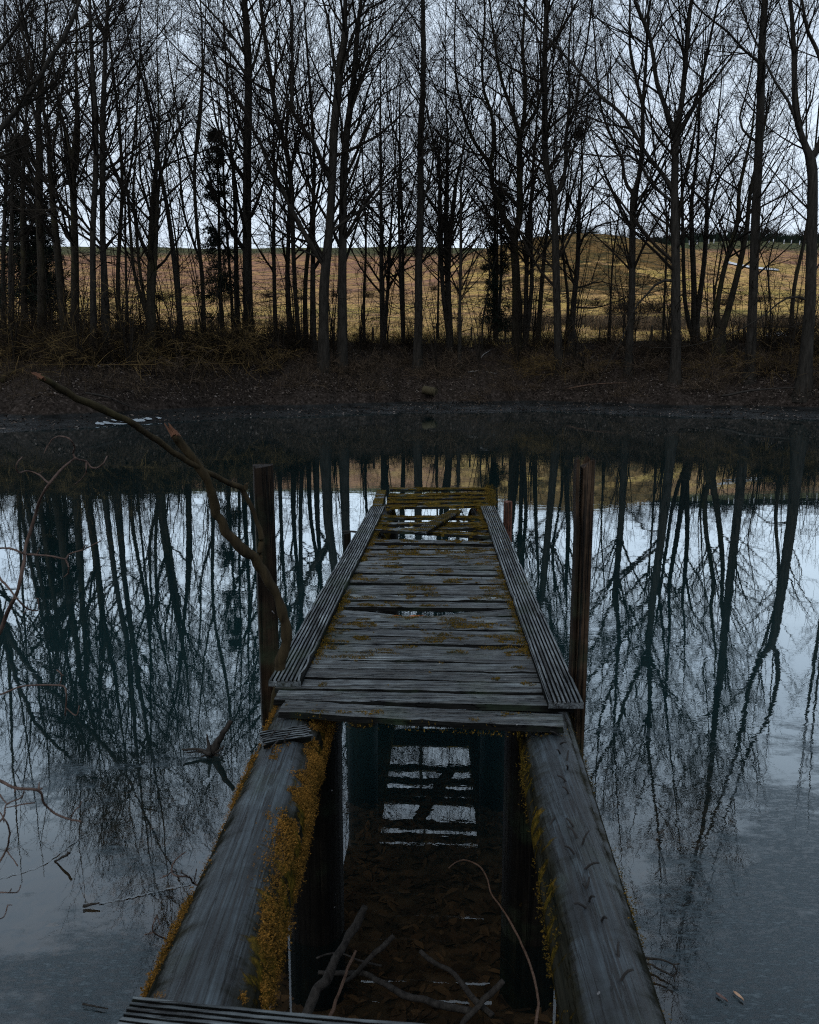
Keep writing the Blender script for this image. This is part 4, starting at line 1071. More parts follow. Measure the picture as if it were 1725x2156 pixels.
# ------------------------------------------------------------------ the jetty
jetty = empty('jetty', (0.1, 2.6, 0), 'decaying wooden jetty with grooved mossy boards on two long logs', 'jetty')
JO = (0.1, 2.6, 0)
def lerp(a, b, t): return a + (b - a) * t
def left_x(Y): return lerp(-.542, -.323, (Y - 2.95) / 4.03)
def right_x(Y): return lerp(.626, .739, (Y - 2.74) / 4.24)
def board(name, p0, p1, width, mat, thick=.022, parent=jetty, grooves=8, dark_grooves=False, seg=30, up=(0, 0, 1), ragged=.0015, bend=None, chip=.3, jag0=0, jag1=0, origin=JO):
    """grooved board; p0 -> p1 run along the middle of its top face"""
    p0, p1 = np.array(p0, float), np.array(p1, float)
    ax = p1 - p0; L = np.linalg.norm(ax); ax /= L; up = np.array(up, float)
    side = np.cross(up, ax); side /= np.linalg.norm(side); up = np.cross(ax, side)
    prof = []
    m = grooves; pitch = width / m; gd = .006 if dark_grooves else .0032
    for i in range(m):
        x0 = -width / 2 + i * pitch
        prof += [(x0 + pitch * .10, -gd if i else -.003), (x0 + pitch * .24, 0), (x0 + pitch * .76, 0), (x0 + pitch * .90, -gd if i < m - 1 else -.003)]
    fl = 0 if dark_grooves else .0078
    prof += [(width / 2, -.006), (width / 2 + fl, -thick), (-width / 2 - fl, -thick), (-width / 2, -.006)]
    prof = np.array(prof); npf = len(prof)
    t = np.linspace(0, 1, seg); V = np.zeros((seg, npf, 3))
    w1 = (vnoise(t * 5 + rng.uniform(0, 50), t * 0, 1) - .5); w2 = (vnoise(t * 4 + rng.uniform(0, 50), t * 0, 2) - .5)
    edge = np.zeros((seg, npf))
    for side_i, sgn in ((slice(0, 3), 1), (slice(npf - 3, npf), 1), (slice(npf - 8, npf - 2), -1)):
        nz = np.maximum(0, vnoise(t * L * 14 + rng.uniform(0, 90), t * 0, 3) - (1 - chip)) * .03
        edge[:, side_i] += sgn * nz[:, None]
    for i in range(seg):
        ctr = p0 + ax * L * t[i] + up * w1[i] * .006 + side * w2[i] * .004
        if bend is not None: ctr = ctr + bend(t[i])
        V[i] = ctr + side * (prof[:, :1] + edge[i][:, None]) + up * (prof[:, 1:] + rng.normal(size=(npf, 1)) * ragged * .4)
    for e, j in ((0, jag0), (-1, jag1)):
        V[e] += ax * (rng.normal(size=(npf, 1)) * (j if j else .0012)) * (1)
    mb = MB()
    idx = np.arange(seg * npf).reshape(seg, npf); nx = np.roll(idx, -1, 1)
    mb.add(V, np.stack([idx[:-1], idx[1:], nx[1:], nx[:-1]], -1).reshape(-1, 4))
    j_ = np.arange(npf); mb.m[-1] = np.tile(np.where(((j_ < 4 * m - 1) & (j_ % 4 != 1) & dark_grooves) | (j_ >= 4 * m), 1, 0), seg - 1)
    b0 = mb.n - seg * npf
    mb.f.append(idx[0][None, :] + b0); mb.m.append(np.zeros(1)); mb.f.append(idx[-1][::-1][None, :] + b0); mb.m.append(np.zeros(1))
    return mb.build(name, [M[mat], M['groove']], parent, origin)

TH = .022
deck_pts = []      # moss anchor candidates on the planks
def deck_plank(Yc, skew=0.0, dz=0.0, zl=0.0, zr=0.0, l_in=.035, r_in=.035, mat='plank', width=.0885, **kw):
    l, r_ = left_x(Yc) + l_in, right_x(Yc) - r_in
    # boards sit square to the jetty's run, which bears a little right
    off = .042 * .5
    a = (l, Yc + off + skew, K + dz + zl); b = (r_, Yc - off - skew, K + dz + zr)
    deck_pts.append((a, b, width))
    return board('deck_plank', a, b, width, mat, **kw)
# first two boards reach past the edge boards
a, b = atZ(592, 1490, K), atZ(1188, 1522, K)
deck_plank(0, 0) if False else None
board('deck_plank', (a[0], a[1] + .02, K), (b[0], b[1] + .02, K), .10, 'plank')
deck_pts.append(((a[0], a[1] + .02, K), (b[0], b[1] + .02, K), .1))
Yc = 2.83; ylist = []
while Yc < 3.86:
    ylist.append(Yc); Yc += .1045
for i, y in enumerate(ylist):
    deck_plank(y, .010 * (1 - i / 12), rng.normal() * .0015, zl=rng.normal() * .002, zr=rng.normal() * .002, l_in=.05 if i == 0 else .03, r_in=.03)
yb = ylist[-1] + .1045
# the broken board: two sagging halves meeting in a rotten V, a hole behind them
l, r_ = left_x(yb) + .03, right_x(yb) - .03; mid = .03
sagl = lambda t: np.array([0, -.032 * t ** 1.6, -.05 * t ** 1.5]); sagr = lambda t: np.array([0, -.028 * (1 - t) ** 1.6, -.045 * (1 - t) ** 1.5])
tag(board('deck_plank', (l, yb + .03, K), (mid + .05, yb + .02, K), .098, 'plank', bend=sagl, jag1=.03, seg=34), 'snapped board half sagging from the left')
tag(board('deck_plank', (mid + .02, yb + .015, K + .004), (r_, yb + .03, K), .098, 'plank', bend=sagr, jag0=.035, seg=34), 'snapped board half sagging from the right')
y = yb + .158
deck_plank(y, -.012, -.004); y += .109
while y < 5.28:
    deck_plank(y, rng.normal() * .002, rng.normal() * .002, zl=rng.normal() * .004, zr=rng.normal() * .004, width=.0925); y += .109
for y_, sk, w_, zl, zr, mt in ((5.37, .004, .085, 0, 0, 'plank'), (5.55, .01, .10, .004, 0, 'plank'), (5.90, .05, .10, .02, -.012, 'back'), (6.03, -.02, .09, -.012, .02, 'back'), (6.21, .0, .09, 0, .01, 'back'), (6.45, -.01, .09, .012, .012, 'back')):
    deck_plank(y_, sk, 0, zl, zr, mat=mt, width=w_, chip=.5)
for i, y_ in enumerate((6.93, 7.04, 7.15, 7.26, 7.37)):
    deck_plank(y_, -.015, .02 + .017 * i + (.012 if i == 4 else 0), rng.normal() * .004, .012, l_in=.12, r_in=.02, mat='back', width=.10, chip=.45)
# edge boards on top of the plank ends
zt = K + .027
board('edge_board', (left_x(2.93) + .064, 2.93, zt), (left_x(6.82) + .060, 6.82, zt + .006), .125, 'rail', .027, seg=60, grooves=8, dark_grooves=True)
board('edge_board', (right_x(2.72) - .064, 2.72, zt), (right_x(6.86) - .060, 6.86, zt + .006), .125, 'rail', .027, seg=60, grooves=8, dark_grooves=True)
# short capping pieces of the tail end
board('edge_board', (left_x(6.86) + .05, 6.87, zt + .005), (left_x(7.3) + .05, 7.33, zt + .075), .085, 'back', .024, seg=10, grooves=6)
board('edge_board', (right_x(6.95) - .03, 6.98, zt - .01), (right_x(7.3) + .0, 7.36, zt + .06), .08, 'back', .024, seg=10, grooves=6)
# near board lying across the two logs in front of the viewer
a, b = atZ(275, 2100, E - 1.19), atZ(862, 2158, E - 1.19)
dd = (b - a) / (b[0] - a[0]); b2 = a + dd * (.66 - a[0])
board('deck_plank', (a[0], a[1] - .045, E - 1.19), (b2[0], b2[1] - .045, E - 1.19), .10, 'plank', .03, dark_grooves=True)

# rotten orange splinters
def splinters(name, c, n, size, spread, direction=(1, 0, 0), up=.2):
    d = np.array(direction, float)[None] + rng.normal(size=(n, 3)) * [.35, .3, up]; d /= np.linalg.norm(d, axis=1, keepdims=True)
    p = np.array(c)[None] + rng.normal(size=(n, 3)) * np.array(spread); L = rng.uniform(size[0], size[1], n)[:, None]
    mb = MB(); mb.tubes(np.stack([p, p + d * L * .6, p + d * L], 1), np.array([[.007, .006, .0015]]) * rng.uniform(.5, 1.4, (n, 1)), 4)
    return mb.build(name, M['rot'], jetty, JO)
splinters('rotten_splinters', (-.03, yb - .045, K - .030), 70, (.03, .10), (.07, .018, .006), (1, -.1, .05), .08)
splinters('rotten_splinters', (right_x(6.9) - .11, 6.90, K - .01), 40, (.03, .10), (.035, .03, .008), (.6, .8, .05), .08)

# logs
def log(px0, px1, w0, w1, y_end, name='log_beam', mat='log_l', seed=1):
    zc = E - 1.338
    p0, p1 = atZ(*px0, zc), atZ(*px1, zc)
    d = (p1 - p0) / (p1[1] - p0[1])
    ys = np.linspace(.75, y_end, 120); C = p0 + d * (ys - p0[1])[:, None]
    # past the front legs the log follows the deck edge
    return C, ys, w0, w1
def build_log(C, ys, r0, r1, mat, seed):
    sides = 56; a = np.arange(sides) * 2 * np.pi / sides
    T_ = np.gradient(C, axis=0); T_ /= np.linalg.norm(T_, axis=1, keepdims=True)
    U = np.cross(T_, [0, 0, 1.]); U /= np.linalg.norm(U, axis=1, keepdims=True); W = np.cross(U, T_)
    r_ = np.interp(ys, [1.4, 2.6, 7], [r0, r1, r1 * .93])
    nz = .006 * (fbm(a[None, :] * 1.6 + 0 * ys[:, None], ys[:, None] * 1.3, seed) - .5) + .004 * (vnoise(a[None, :] * 9 + 0 * ys[:, None], ys[:, None] * .8, seed + 5) - .5)
    nz -= .010 * np.clip(vnoise(a[None, :] * 5 + .3 * vnoise(ys[:, None] * 2, 0 * ys[:, None], 2), ys[:, None] * .35, seed + 9) - .80, 0, 1) * 4
    rad = r_[:, None] * (1 + 0 * a[None, :]) + nz
    V = C[:, None, :] + rad[:, :, None] * (np.cos(a)[None, :, None] * U[:, None, :] + np.sin(a)[None, :, None] * W[:, None, :])
    n_, s_ = len(ys), sides; idx = np.arange(n_ * s_).reshape(n_, s_); nx = np.roll(idx, -1, 1)
    mb = MB(); mb.add(V, np.stack([idx[:-1], nx[:-1], nx[1:], idx[1:]], -1).reshape(-1, 4))
    for e in (0, -1):
        ring = idx[e] if e else idx[e][::-1]
        mb.f.append(ring[None, :]); mb.m.append(np.zeros(1))
    return mb.build('log_beam', M[mat], jetty, JO, True), V
zc = E - 1.338
pl0, pl1 = atZ(448, 2090, zc), atZ(628, 1548, zc)
pr0, pr1 = atZ(1280, 2120, zc), atZ(1157, 1585, zc)
def log_path(p0, p1, xe, ye):
    ys = np.concatenate([np.linspace(.75, 2.9, 90), np.linspace(2.95, ye, 60)])
    d = (p1 - p0) / (p1[1] - p0[1])
    C = p0 + d * (np.minimum(ys, 2.9) - p0[1])[:, None]
    j = p0 + d * (2.9 - p0[1])
    t = np.clip((ys - 2.9) / (ye - 2.9), 0, 1)[:, None]
    C = C + t * (np.array([xe, ye, zc + .008]) - np.array([j[0], 2.9, zc]))
    C[:, 1] = ys; return C, ys
dpl = lambda p: p[1] * CP + (E - p[2]) * SP
rl0, rl1 = 250 / 2 / F * dpl(pl0), 126 / 2 / F * dpl(pl1)
rr0, rr1 = 214 / 2 / F * dpl(pr0), 126 / 2 / F * dpl(pr1)
Cl, yl = log_path(pl0, pl1, left_x(6.9) + .10, 7.3)
Cr, yr = log_path(pr0, pr1, right_x(6.9) - .10, 7.3)
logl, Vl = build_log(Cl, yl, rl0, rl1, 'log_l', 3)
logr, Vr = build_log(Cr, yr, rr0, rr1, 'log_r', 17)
# joist under the planks, front
# support legs
def leg(x, Y, r_, zt, h=.6):
    z = np.linspace(-.7, zt, 20); sides = 26; a = np.arange(sides) * 2 * np.pi / sides
    rad = r_ + .007 * (vnoise(a[None] * 4 + 0 * z[:, None], z[:, None] * .8 + Y, 3) - .5)
    V = np.stack([x + rad * np.cos(a), Y + rad * np.sin(a), z[:, None] + 0 * rad], -1)
    idx = np.arange(20 * sides).reshape(20, sides); nx = np.roll(idx, -1, 1)
    mb = MB(); mb.add(V, np.stack([idx[:-1], nx[:-1], nx[1:], idx[1:]], -1).reshape(-1, 4))
    mb.f.append(idx[-1][None]); mb.m.append(np.zeros(1))
    return mb.build('support_leg', M['leg'], jetty, JO, True)
leg(-.385, 3.01, .115, zc - .02); leg(.495, 3.01, .115, zc - .02)
leg(left_x(5) + .12, 5.0, .10, zc); leg(right_x(5) - .12, 5.0, .10, zc)
leg(left_x(7.1) + .12, 7.1, .10, zc); leg(right_x(7.1) - .12, 7.1, .10, zc + .02)

# moss tufts
def tufts(P, N, size, mat, name, parent, per=3):
    n = len(P); P = P + N * (np.maximum(0, fbm(P[:, 0] * 40, P[:, 1] * 40 + P[:, 2] * 23, 71) - .3) * size * 5 * rng.uniform(0, 1, n))[:, None]; P = np.repeat(P, per, 0) + rng.normal(size=(n * per, 3)) * size * .45; N = np.repeat(N, per, 0); n *= per
    d = N + rng.normal(size=(n, 3)) * .55; d /= np.linalg.norm(d, axis=1, keepdims=True)
    a = rng.normal(size=(n, 3)); s1 = np.cross(d, a); s1 /= np.linalg.norm(s1, axis=1, keepdims=True); s2 = np.cross(d, s1)
    L = size * (rng.uniform(.35, 1.25, n) * (.35 + 1.5 * fbm(P[:, 0] * 14, P[:, 1] * 14 + P[:, 2] * 9, 61)))[:, None]; w = L * .34
    b0, b1, b2 = P + s1 * w, P - s1 * w * .5 + s2 * w * .86, P - s1 * w * .5 - s2 * w * .86
    t = P + d * L
    V = np.stack([b0, b1, b2, t], 1); i = np.arange(n * 4).reshape(n, 4)
    mb = MB(); mb.add(V, np.concatenate([i[:, [0, 1, 3]], i[:, [1, 2, 3]], i[:, [2, 0, 3]]]))
    o = mb.build(name, M[mat], parent, JO); o['kind'] = 'stuff'; return o
def log_moss(V, C, ys, prob, n, size, parent, mat='moss_orange'):
    sides = V.shape[1]; i = rng.integers(0, len(ys), n * 14); j = rng.integers(0, sides, n * 14)
    Nn = V[i, j] - C[i]; Nn /= np.linalg.norm(Nn, axis=1, keepdims=True)
    p = prob(Nn, ys[i], V[i, j]); k = rng.uniform(0, 1, n * 14) < p
    P = V[i, j][k] + rng.normal(size=(k.sum(), 3)) * .006; return tufts(P[:n], Nn[k][:n], size, mat, 'moss', parent, 5)
def pl(Nn, y, P):
    band = np.exp(-((Nn[:, 0] - .80) / .26) ** 2) * (Nn[:, 2] > -.45) * sstep(1.35, 2.0, y) * .0
    clump = fbm(P[:, 1] * 7, Nn[:, 2] * 2.2, 5)
    up_ = np.exp(-((Nn[:, 0] - .80) / (.14 + .16 * fbm(P[:, 1] * 3.5, P[:, 1] * 0, 6))) ** 2) * (clump > .40) * np.interp(y, [1.2, 1.55, 1.85, 2.2, 2.9], [.75, .45, .30, .95, 1])
    lf = np.exp(-((Nn[:, 0] + .95) / .10) ** 2) * (Nn[:, 2] > -.1) * (clump > .45) * .8
    top = (Nn[:, 2] > .3) * (fbm(P[:, 0] * 30, P[:, 1] * 8, 15) > .72) * .25
    return np.clip(up_ + lf + top, 0, 1) * (y < 3.0)
log_moss(Vl, Cl, yl, pl, 60000, .0030, logl)
def pr(Nn, y, P):
    clump = fbm(P[:, 1] * 6, Nn[:, 2] * 2, 25)
    a = np.exp(-((Nn[:, 0] + .92) / .12) ** 2) * (Nn[:, 2] > -.5) * (clump > .56) * .5
    b = np.exp(-((Nn[:, 0] - .95) / .10) ** 2) * (Nn[:, 2] > -.4) * (clump > .52) * .5
    return np.clip(a + b, 0, 1) * (y < 3.0)
log_moss(Vr, Cr, yr, pr, 5000, .0028, logr, 'moss')
# moss on the boards
PP = []
for a, b, w_ in deck_pts:
    a, b = np.array(a), np.array(b); n_ = 4200
    t = rng.uniform(0, 1, n_); q = a + (b - a) * t[:, None]; q[:, 1] += rng.uniform(-.5, .5, n_) * w_ * .95
    f = fbm(q[:, 0] * 9, q[:, 1] * 16, 91, 4)
    yy_ = q[:, 1]
    th = np.interp(yy_, [2.5, 3.2, 3.35, 3.7, 4.0, 4.6, 5.4, 5.9, 6.5, 7.5], [.77, .68, .59, .59, .62, .565, .555, .51, .45, .47]) - .05 * (q[:, 0] - .1)
    k = f > th
    PP.append(q[k])
PP = np.concatenate(PP); tufts(PP, np.tile([0, 0, 1.], (len(PP), 1)), .0030, 'moss', 'moss', jetty, 5)
# moss beards under the edges of the boards and beside the edge boards
Q = []
for side_ in (0, 1):
    Y = rng.uniform(3.0, 7.3, 4200); xx = left_x(Y) + .135 if side_ == 0 else right_x(Y) - .135
    k = fbm(Y * 3, Y * 0 + side_, 33) > .42; Q.append(np.stack([xx[k] + rng.normal(size=k.sum()) * .012, Y[k], np.full(k.sum(), K)], -1))
Y = rng.uniform(6.85, 7.4, 1400); Q.append(np.stack([right_x(Y) - .02 + rng.normal(size=1400) * .03, Y, K + .035 + (Y - 6.85) * .15 + rng.normal(size=1400) * .02], -1))
xx = rng.uniform(-.42, .55, 260); fy = np.interp(xx, [a[0] for a in (deck_pts[0][0], deck_pts[0][1])], [a[1] for a in (deck_pts[0][0], deck_pts[0][1])]) - .05
Q.append(np.stack([xx, fy, K - rng.uniform(.012, .05, 260)], -1))
Q = np.concatenate(Q); tufts(Q, np.tile([0, 0, 1.], (len(Q), 1)), .005, 'moss', 'moss', jetty, 3)

# bent nails in the right log
def nail(y, lat, lean, az, bend_, parent, h=.05):
    i = int(np.argmin(abs(yr - y))); r_ = np.interp(y, [1.4, 2.6], [rr0, rr1])
    x_ = Cr[i, 0] + lat; z_ = Cr[i, 2] + math.sqrt(max(r_ * r_ - lat * lat, 1e-4)) - .006
    p = np.array([x_, y, z_]); d = np.array([math.cos(az) * lean, math.sin(az) * lean, 1.]); d /= np.linalg.norm(d)
    e = np.array([math.cos(az + bend_), math.sin(az + bend_), .25]); e /= np.linalg.norm(e)
    pts = np.array([p, p + d * h * .55, p + d * h * .8 + e * h * .12, p + d * h * .85 + e * h * .42])
    mb = MB(); mb.tubes(pts[None], np.array([[.003, .003, .0028, .0022]]), 6, cap=True)
    return mb.build('nail', M['nail'], parent, JO)
for zx, zy in ((1445, 265), (1443, 300), (1450, 345), (1475, 375), (1478, 410), (1476, 465), (1485, 520), (1510, 665), (1525, 715), (1540, 740), (1512, 780), (1548, 845), (1545, 905), (1555, 935), (1570, 985), (1565, 1010), (1622, 1070), (1700, 1225), (1705, 1330), (1400, 630)):
    a_, b_ = 473.7 + zx * .488, 1421 + zy * .488
    p = atZ(a_, b_, zc + .1); i = int(np.argmin(abs(yr - p[1])))
    nail(p[1], float(np.clip(p[0] - Cr[i, 0], -.08, .08)), rng.uniform(.3, 1.3), rng.uniform(0, 6.28), rng.uniform(-.5, .5), logr, rng.uniform(.026, .042))
# a few in the left log and front board
logl_n = [(2.44, -.03), (2.50, .0), (2.52, -.05)]
for y, lat in logl_n:
    i = int(np.argmin(abs(yl - y))); p = np.array([Cl[i, 0] + lat, y, Cl[i, 2] + rl1 - .008])
    mb = MB(); mb.tubes(np.array([[p, p + [.004, .0, .03], p + [.02, .01, .045]]]), np.full((1, 3), .003), 6, cap=True); mb.build('nail', M['nail'], logl, JO)
# iron pin on the left side far end
p = atY(722, 1119, 6.2); mb = MB(); mb.tubes(np.array([[p, p + [.07, 0, 0], p + [.16, .0, -.01]]]), np.full((1, 3), .008), 8, cap=True); mb.build('iron_pin', M['nail'], jetty, JO)

# loose pieces
o = board('loose_plank', (*atZ(960, 1073, K + .05)[:2], K + .05), (*atZ(884, 1117, K + .045)[:2], K + .045), .10, 'back', .022, None, 7, True, 16, origin=(0, 0, 0), jag1=.02)
tag(o, 'short mossy plank lying diagonally across the gaps at the far end of the jetty', 'plank')
zt_l = zc + rl1 + .018
a, b = atZ(551, 1553, zt_l), atZ(651, 1536, zt_l)
o = board('plank_offcut', a, b, .075, 'plank', .02, None, 6, True, 8, up=(.05, -.15, 1), origin=(0, 0, 0), jag0=.004, jag1=.004)
tag(o, 'short grooved board offcut lying on the left log in front of the deck', 'board')

# mooring posts
def square_post(name, px_, ytop, Y, wx, wy, zb_, label, mat, rot=0., notch=None, lean=0.):
    top = atY(px_, ytop, Y); h = top[2] - zb_
    seg = 26; n_ = 16
    a = np.arange(n_) * 2 * np.pi / n_
    sq = np.stack([np.sign(np.cos(a)) * np.abs(np.cos(a)) ** .22, np.sign(np.sin(a)) * np.abs(np.sin(a)) ** .22], -1) * [wx / 2, wy / 2]
    c, s_ = math.cos(rot), math.sin(rot); sq = sq @ np.array([[c, s_], [-s_, c]])
    V = np.zeros((seg, n_, 3)); z = np.linspace(0, h, seg)
    for i in range(seg):
        V[i, :, :2] = sq * (1 + .03 * (vnoise(a * 3, np.full(n_, z[i] * 3), 8) - .5)[:, None]) + [lean * (z[i] - h), 0]
        V[i, :, 2] = z[i]
    V[-1, :, 2] += (vnoise(a * 4, a * 0, 5) - .5) * .02
    if notch is not None: V[-1, :, 2] -= notch * (np.cos(a) < -.1) * (np.cos(a) > -.95)
    mb = MB(); idx = np.arange(seg * n_).reshape(seg, n_); nx = np.roll(idx, -1, 1)
    mb.add(V, np.stack([idx[:-1], nx[:-1], nx[1:], idx[1:]], -1).reshape(-1, 4))
    mb.f.append(idx[-1][None]); mb.m.append(np.zeros(1))
    loc = (top[0], Y, zb_)
    o = mb.build(name, M[mat]); o.location = loc
    return tag(o, label, 'post'), loc
square_post('mooring_post', 554, 980, 3.16, .078, .085, -.9, 'tall square brown timber post left of the jetty, dead branch leaning past it', 'post', .25)
# right post: two boards of a split trough
top = atY(1232, 967, 2.98)
root = empty('mooring_post', (top[0], 2.98, -.9), 'tall split brown post with a grooved top right of the jetty', 'post')
for nm, dx, w_, zt_, r_ in (('post_board', .011, .048, 0, 0), ('post_strip', -.030, .014, .002, 0)):
    mb = MB(); seg = 22; z = np.linspace(0, top[2] + .9 + zt_, seg); n_ = 12; a = np.arange(n_) * 2 * np.pi / n_
    sq = np.stack([np.sign(np.cos(a)) * np.abs(np.cos(a)) ** .3 * w_ / 2, np.sign(np.sin(a)) * np.abs(np.sin(a)) ** .3 * .03], -1)
    V = np.zeros((seg, n_, 3))
    for i in range(seg):
        V[i, :, 0] = sq[:, 0] * (1 + .1 * (vnoise(a * 2, np.full(n_, z[i] * 4), 3) - .5)) + dx * (1 if nm == 'post_board' else (1 if z[i] > z[-1] - .22 else .72)); V[i, :, 1] = sq[:, 1]; V[i, :, 2] = z[i]
    V[-1, :, 2] += np.where(sq[:, 0] < -.2 * w_, -.035, .0) * (nm == 'post_board') + rng.normal(size=n_) * .006
    idx = np.arange(seg * n_).reshape(seg, n_); nx = np.roll(idx, -1, 1)
    mb.add(V, np.stack([idx[:-1], nx[:-1], nx[1:], idx[1:]], -1).reshape(-1, 4)); mb.f.append(idx[-1][None]); mb.m.append(np.zeros(1))
    mb.build(nm, M['post'], root)
square_post('mooring_post', 1070, 1056, 6.75, .065, .07, -1.2, 'short reddish post at the far right corner of the jetty', 'redpost', .1)
square_post('mooring_post', 731, 1122, 6.35, .06, .06, -1.2, 'low dark stump of a post beside the far left edge of the jetty', 'leg', .1)

# forked dead branch
def dpt(pts, Y0_, Y1_):
    n_ = len(pts); return [atY(a, b, lerp(Y0_, Y1_, i / (n_ - 1))) for i, (a, b) in enumerate(pts)]
fork = empty('dead_branch', atY(590, 1420, 3.05), 'forked mossy dead branch rising beside the left post, one arm reaching far left', 'branch')
fo = np.array(fork.location)
main = dpt([(575, 1500), (590, 1410), (602, 1335), (594, 1290), (572, 1235), (548, 1190)], 3.06, 2.98)
def sub(pts, rr, mat, nm, k=None):
    mb, D = stick(None, pts, rr, mat, None, k=k or len(pts) * 8); return mb.build(nm, M[mat], fork, fo, True), D
sub(main + [atY(520, 1160, 2.94), atY(488, 1132, 2.92), atY(462, 1092, 2.90), atY(448, 1050, 2.87), atY(438, 1015, 2.84), atY(418, 982, 2.82), atY(404, 962, 2.80), atY(383, 935, 2.78), atY(364, 913, 2.75)],
    [.019, .021, .020, .018, .018, .020, .020, .018, .017, .016, .016, .016, .016, .016, .014], 'branch', 'stem', 90)
sub([atY(546, 1186, 2.98), atY(549, 1130, 2.99), atY(540, 1095, 2.99), atY(524, 1055, 2.98), atY(512, 1030, 2.97), atY(500, 1024, 2.95), atY(470, 1010, 2.9), atY(400, 973, 2.78), atY(350, 942, 2.7), atY(300, 905, 2.6), atY(245, 876, 2.5), atY(200, 852, 2.42), atY(140, 826, 2.32), atY(85, 793, 2.22)],
    [.011, .010, .009, .010, .012, .011, .010, .0105, .011, .0115, .0115, .0118, .011, .0085], 'branch', 'arm', 96)
# torn ends
for (a, b, Y, r_, dx) in ((364, 914, 2.75, .014, (-.02, 0, .035)), (85, 793, 2.22, .008, (-.02, 0, .012))):
    p = atY(a, b, Y); mb = MB(); n_ = 14; d = np.array(dx)[None] * rng.uniform(.2, 1.0, (n_, 1)); q = p[None] + rng.normal(size=(n_, 3)) * r_ * .45
    mb.tubes(np.stack([q - d * .4, q + d], 1), np.array([[r_ * .42, r_ * .12]]) * np.ones((n_, 1)), 5); mb.build('torn_end', M['cut'], fork, fo)
p = atY(516, 1030, 2.97); mb = MB(); mb.tubes(np.array([[p, p + [.004, 0, .012], p + [.006, 0, .02]]]), np.array([[.011, .008, .006]]), 7, cap=True); mb.build('knot', M['branch'], fork, fo)
# bark moss is in its material

# near twigs at left
Z7 = lambda q: (q[0] * .3357, 736.8 + q[1] * .3357)
def twig_plant(name, label, lines, Y, sc, mat='twig_near', conv=Z7, group=None):
    mb = MB(); zmin = None
    for ln, w0, w1 in lines:
        pts = [atY(*conv(q), Y + .05 * math.sin(i * 1.3 + len(ln))) for i, q in enumerate(ln)]
        m2, D = stick(None, pts, [w0 * sc / 2 / F * Y, w1 * sc / 2 / F * Y], mat, None, sides=6, k=len(ln) * 5)
        for V, Fc, mi in zip(m2.v, m2.f, m2.m): pass
        off = mb.n; mb.v += m2.v; mb.f += [f + off for f in m2.f]; mb.m += m2.m; mb.n += m2.n
        # buds
        for q in pts[1:]:
            if rng.uniform() < .5:
                d = rng.normal(size=3) * .008; mb.tubes(np.array([[q, q + d]]), np.array([[w1 * sc / 2 / F * Y * 1.2, .001]]), 5)
    return tag(mb.build(name, M[mat], smooth=True), label, 'twig', group)
twig_plant('bare_twig', 'tall reddish bare twig arching up at the left edge with curling side shoots', [
    ([(-420, 2900), (-200, 2200), (0, 1760), (60, 1620), (110, 1520), (150, 1340), (160, 1250), (220, 1040), (260, 920), (310, 840), (380, 750), (470, 680)], 30, 13),
    ([(310, 840), (240, 780), (170, 760), (120, 770), (105, 720), (140, 670)], 12, 7),
    ([(470, 680), (460, 640), (470, 610), (440, 560), (380, 540), (330, 560), (300, 600)], 14, 7),
    ([(470, 680), (540, 700), (570, 735), (610, 740), (650, 710), (675, 665)], 13, 9),
    ([(545, 705), (540, 770), (510, 810), (470, 845)], 10, 6),
    ([(155, 1280), (80, 1250), (0, 1245), (-90, 1270)], 14, 12),
    ([(155, 1280), (230, 1285), (330, 1295), (410, 1310), (440, 1280), (520, 1255), (560, 1235), (630, 1200)], 14, 7),
    ([(410, 1310), (430, 1360), (430, 1400)], 12, 7), ([(520, 1250), (540, 1220)], 8, 6)], 2.25, .3357)
twig_plant('bare_twig', 'short bare twig crossing the left edge below the tall arching twig', [
    ([(-120, 1300), (0, 1430), (60, 1500), (110, 1560), (170, 1620), (240, 1630), (240, 1560)], 16, 8), ([(170, 1620), (150, 1650)], 9, 6)], 2.2, .3357)
Z2 = lambda q: (q[0] * .3409, 1421 + q[1] * .3409)
twig_plant('bare_twig', 'long dark bare twig bending down over the ice film at lower left', [
    ([(-150, 560), (0, 650), (100, 700), (240, 715), (270, 790), (330, 850), (430, 890), (500, 905)], 20, 12), ([(240, 715), (262, 700)], 10, 5), ([(430, 890), (470, 830), (490, 815)], 9, 5)], 1.9, .3409, conv=Z2)
twig_plant('bare_twig', 'thin level twig hooking downward above the left reflections', [
    ([(-120, 150), (0, 120), (150, 70), (370, 65), (410, 110), (405, 250)], 14, 9), ([(370, 65), (380, 0), (350, -30)], 9, 6), ([(405, 200), (470, 250), (490, 190)], 7, 4)], 2.1, .3409, conv=Z2)
twig_plant('bare_twig', 'tangle of lichen spotted twigs at the lower left edge of the picture', [
    ([(-100, 1300), (0, 1150), (40, 1080), (60, 960), (20, 880), (0, 850)], 16, 9), ([(-60, 960), (20, 880), (40, 800), (130, 760), (150, 720)], 14, 8), ([(40, 820), (130, 800), (215, 790)], 9, 5), ([(0, 740), (45, 800)], 12, 8),
    ([(40, 1080), (110, 1180)], 12, 6), ([(-60, 1340), (60, 1345), (110, 1340), (130, 1300)], 9, 6), ([(-100, 1300), (-40, 1480), (20, 1500), (50, 1420)], 10, 6)], 1.75, .3409, conv=Z2)
twig_plant('bare_twig', 'forked twig sprouting from the left flank of the left log', [
    ([(1280, 1310), (1200, 1290), (1170, 1250), (1090, 1240), (1060, 1210), (1080, 1150), (1125, 1108)], 14, 9), ([(1062, 1215), (1030, 1240), (990, 1255)], 10, 7), ([(1170, 1250), (1120, 1220)], 8, 5), ([(1200, 1280), (1215, 1200)], 6, 4)], 1.95, .3409, conv=Z2)
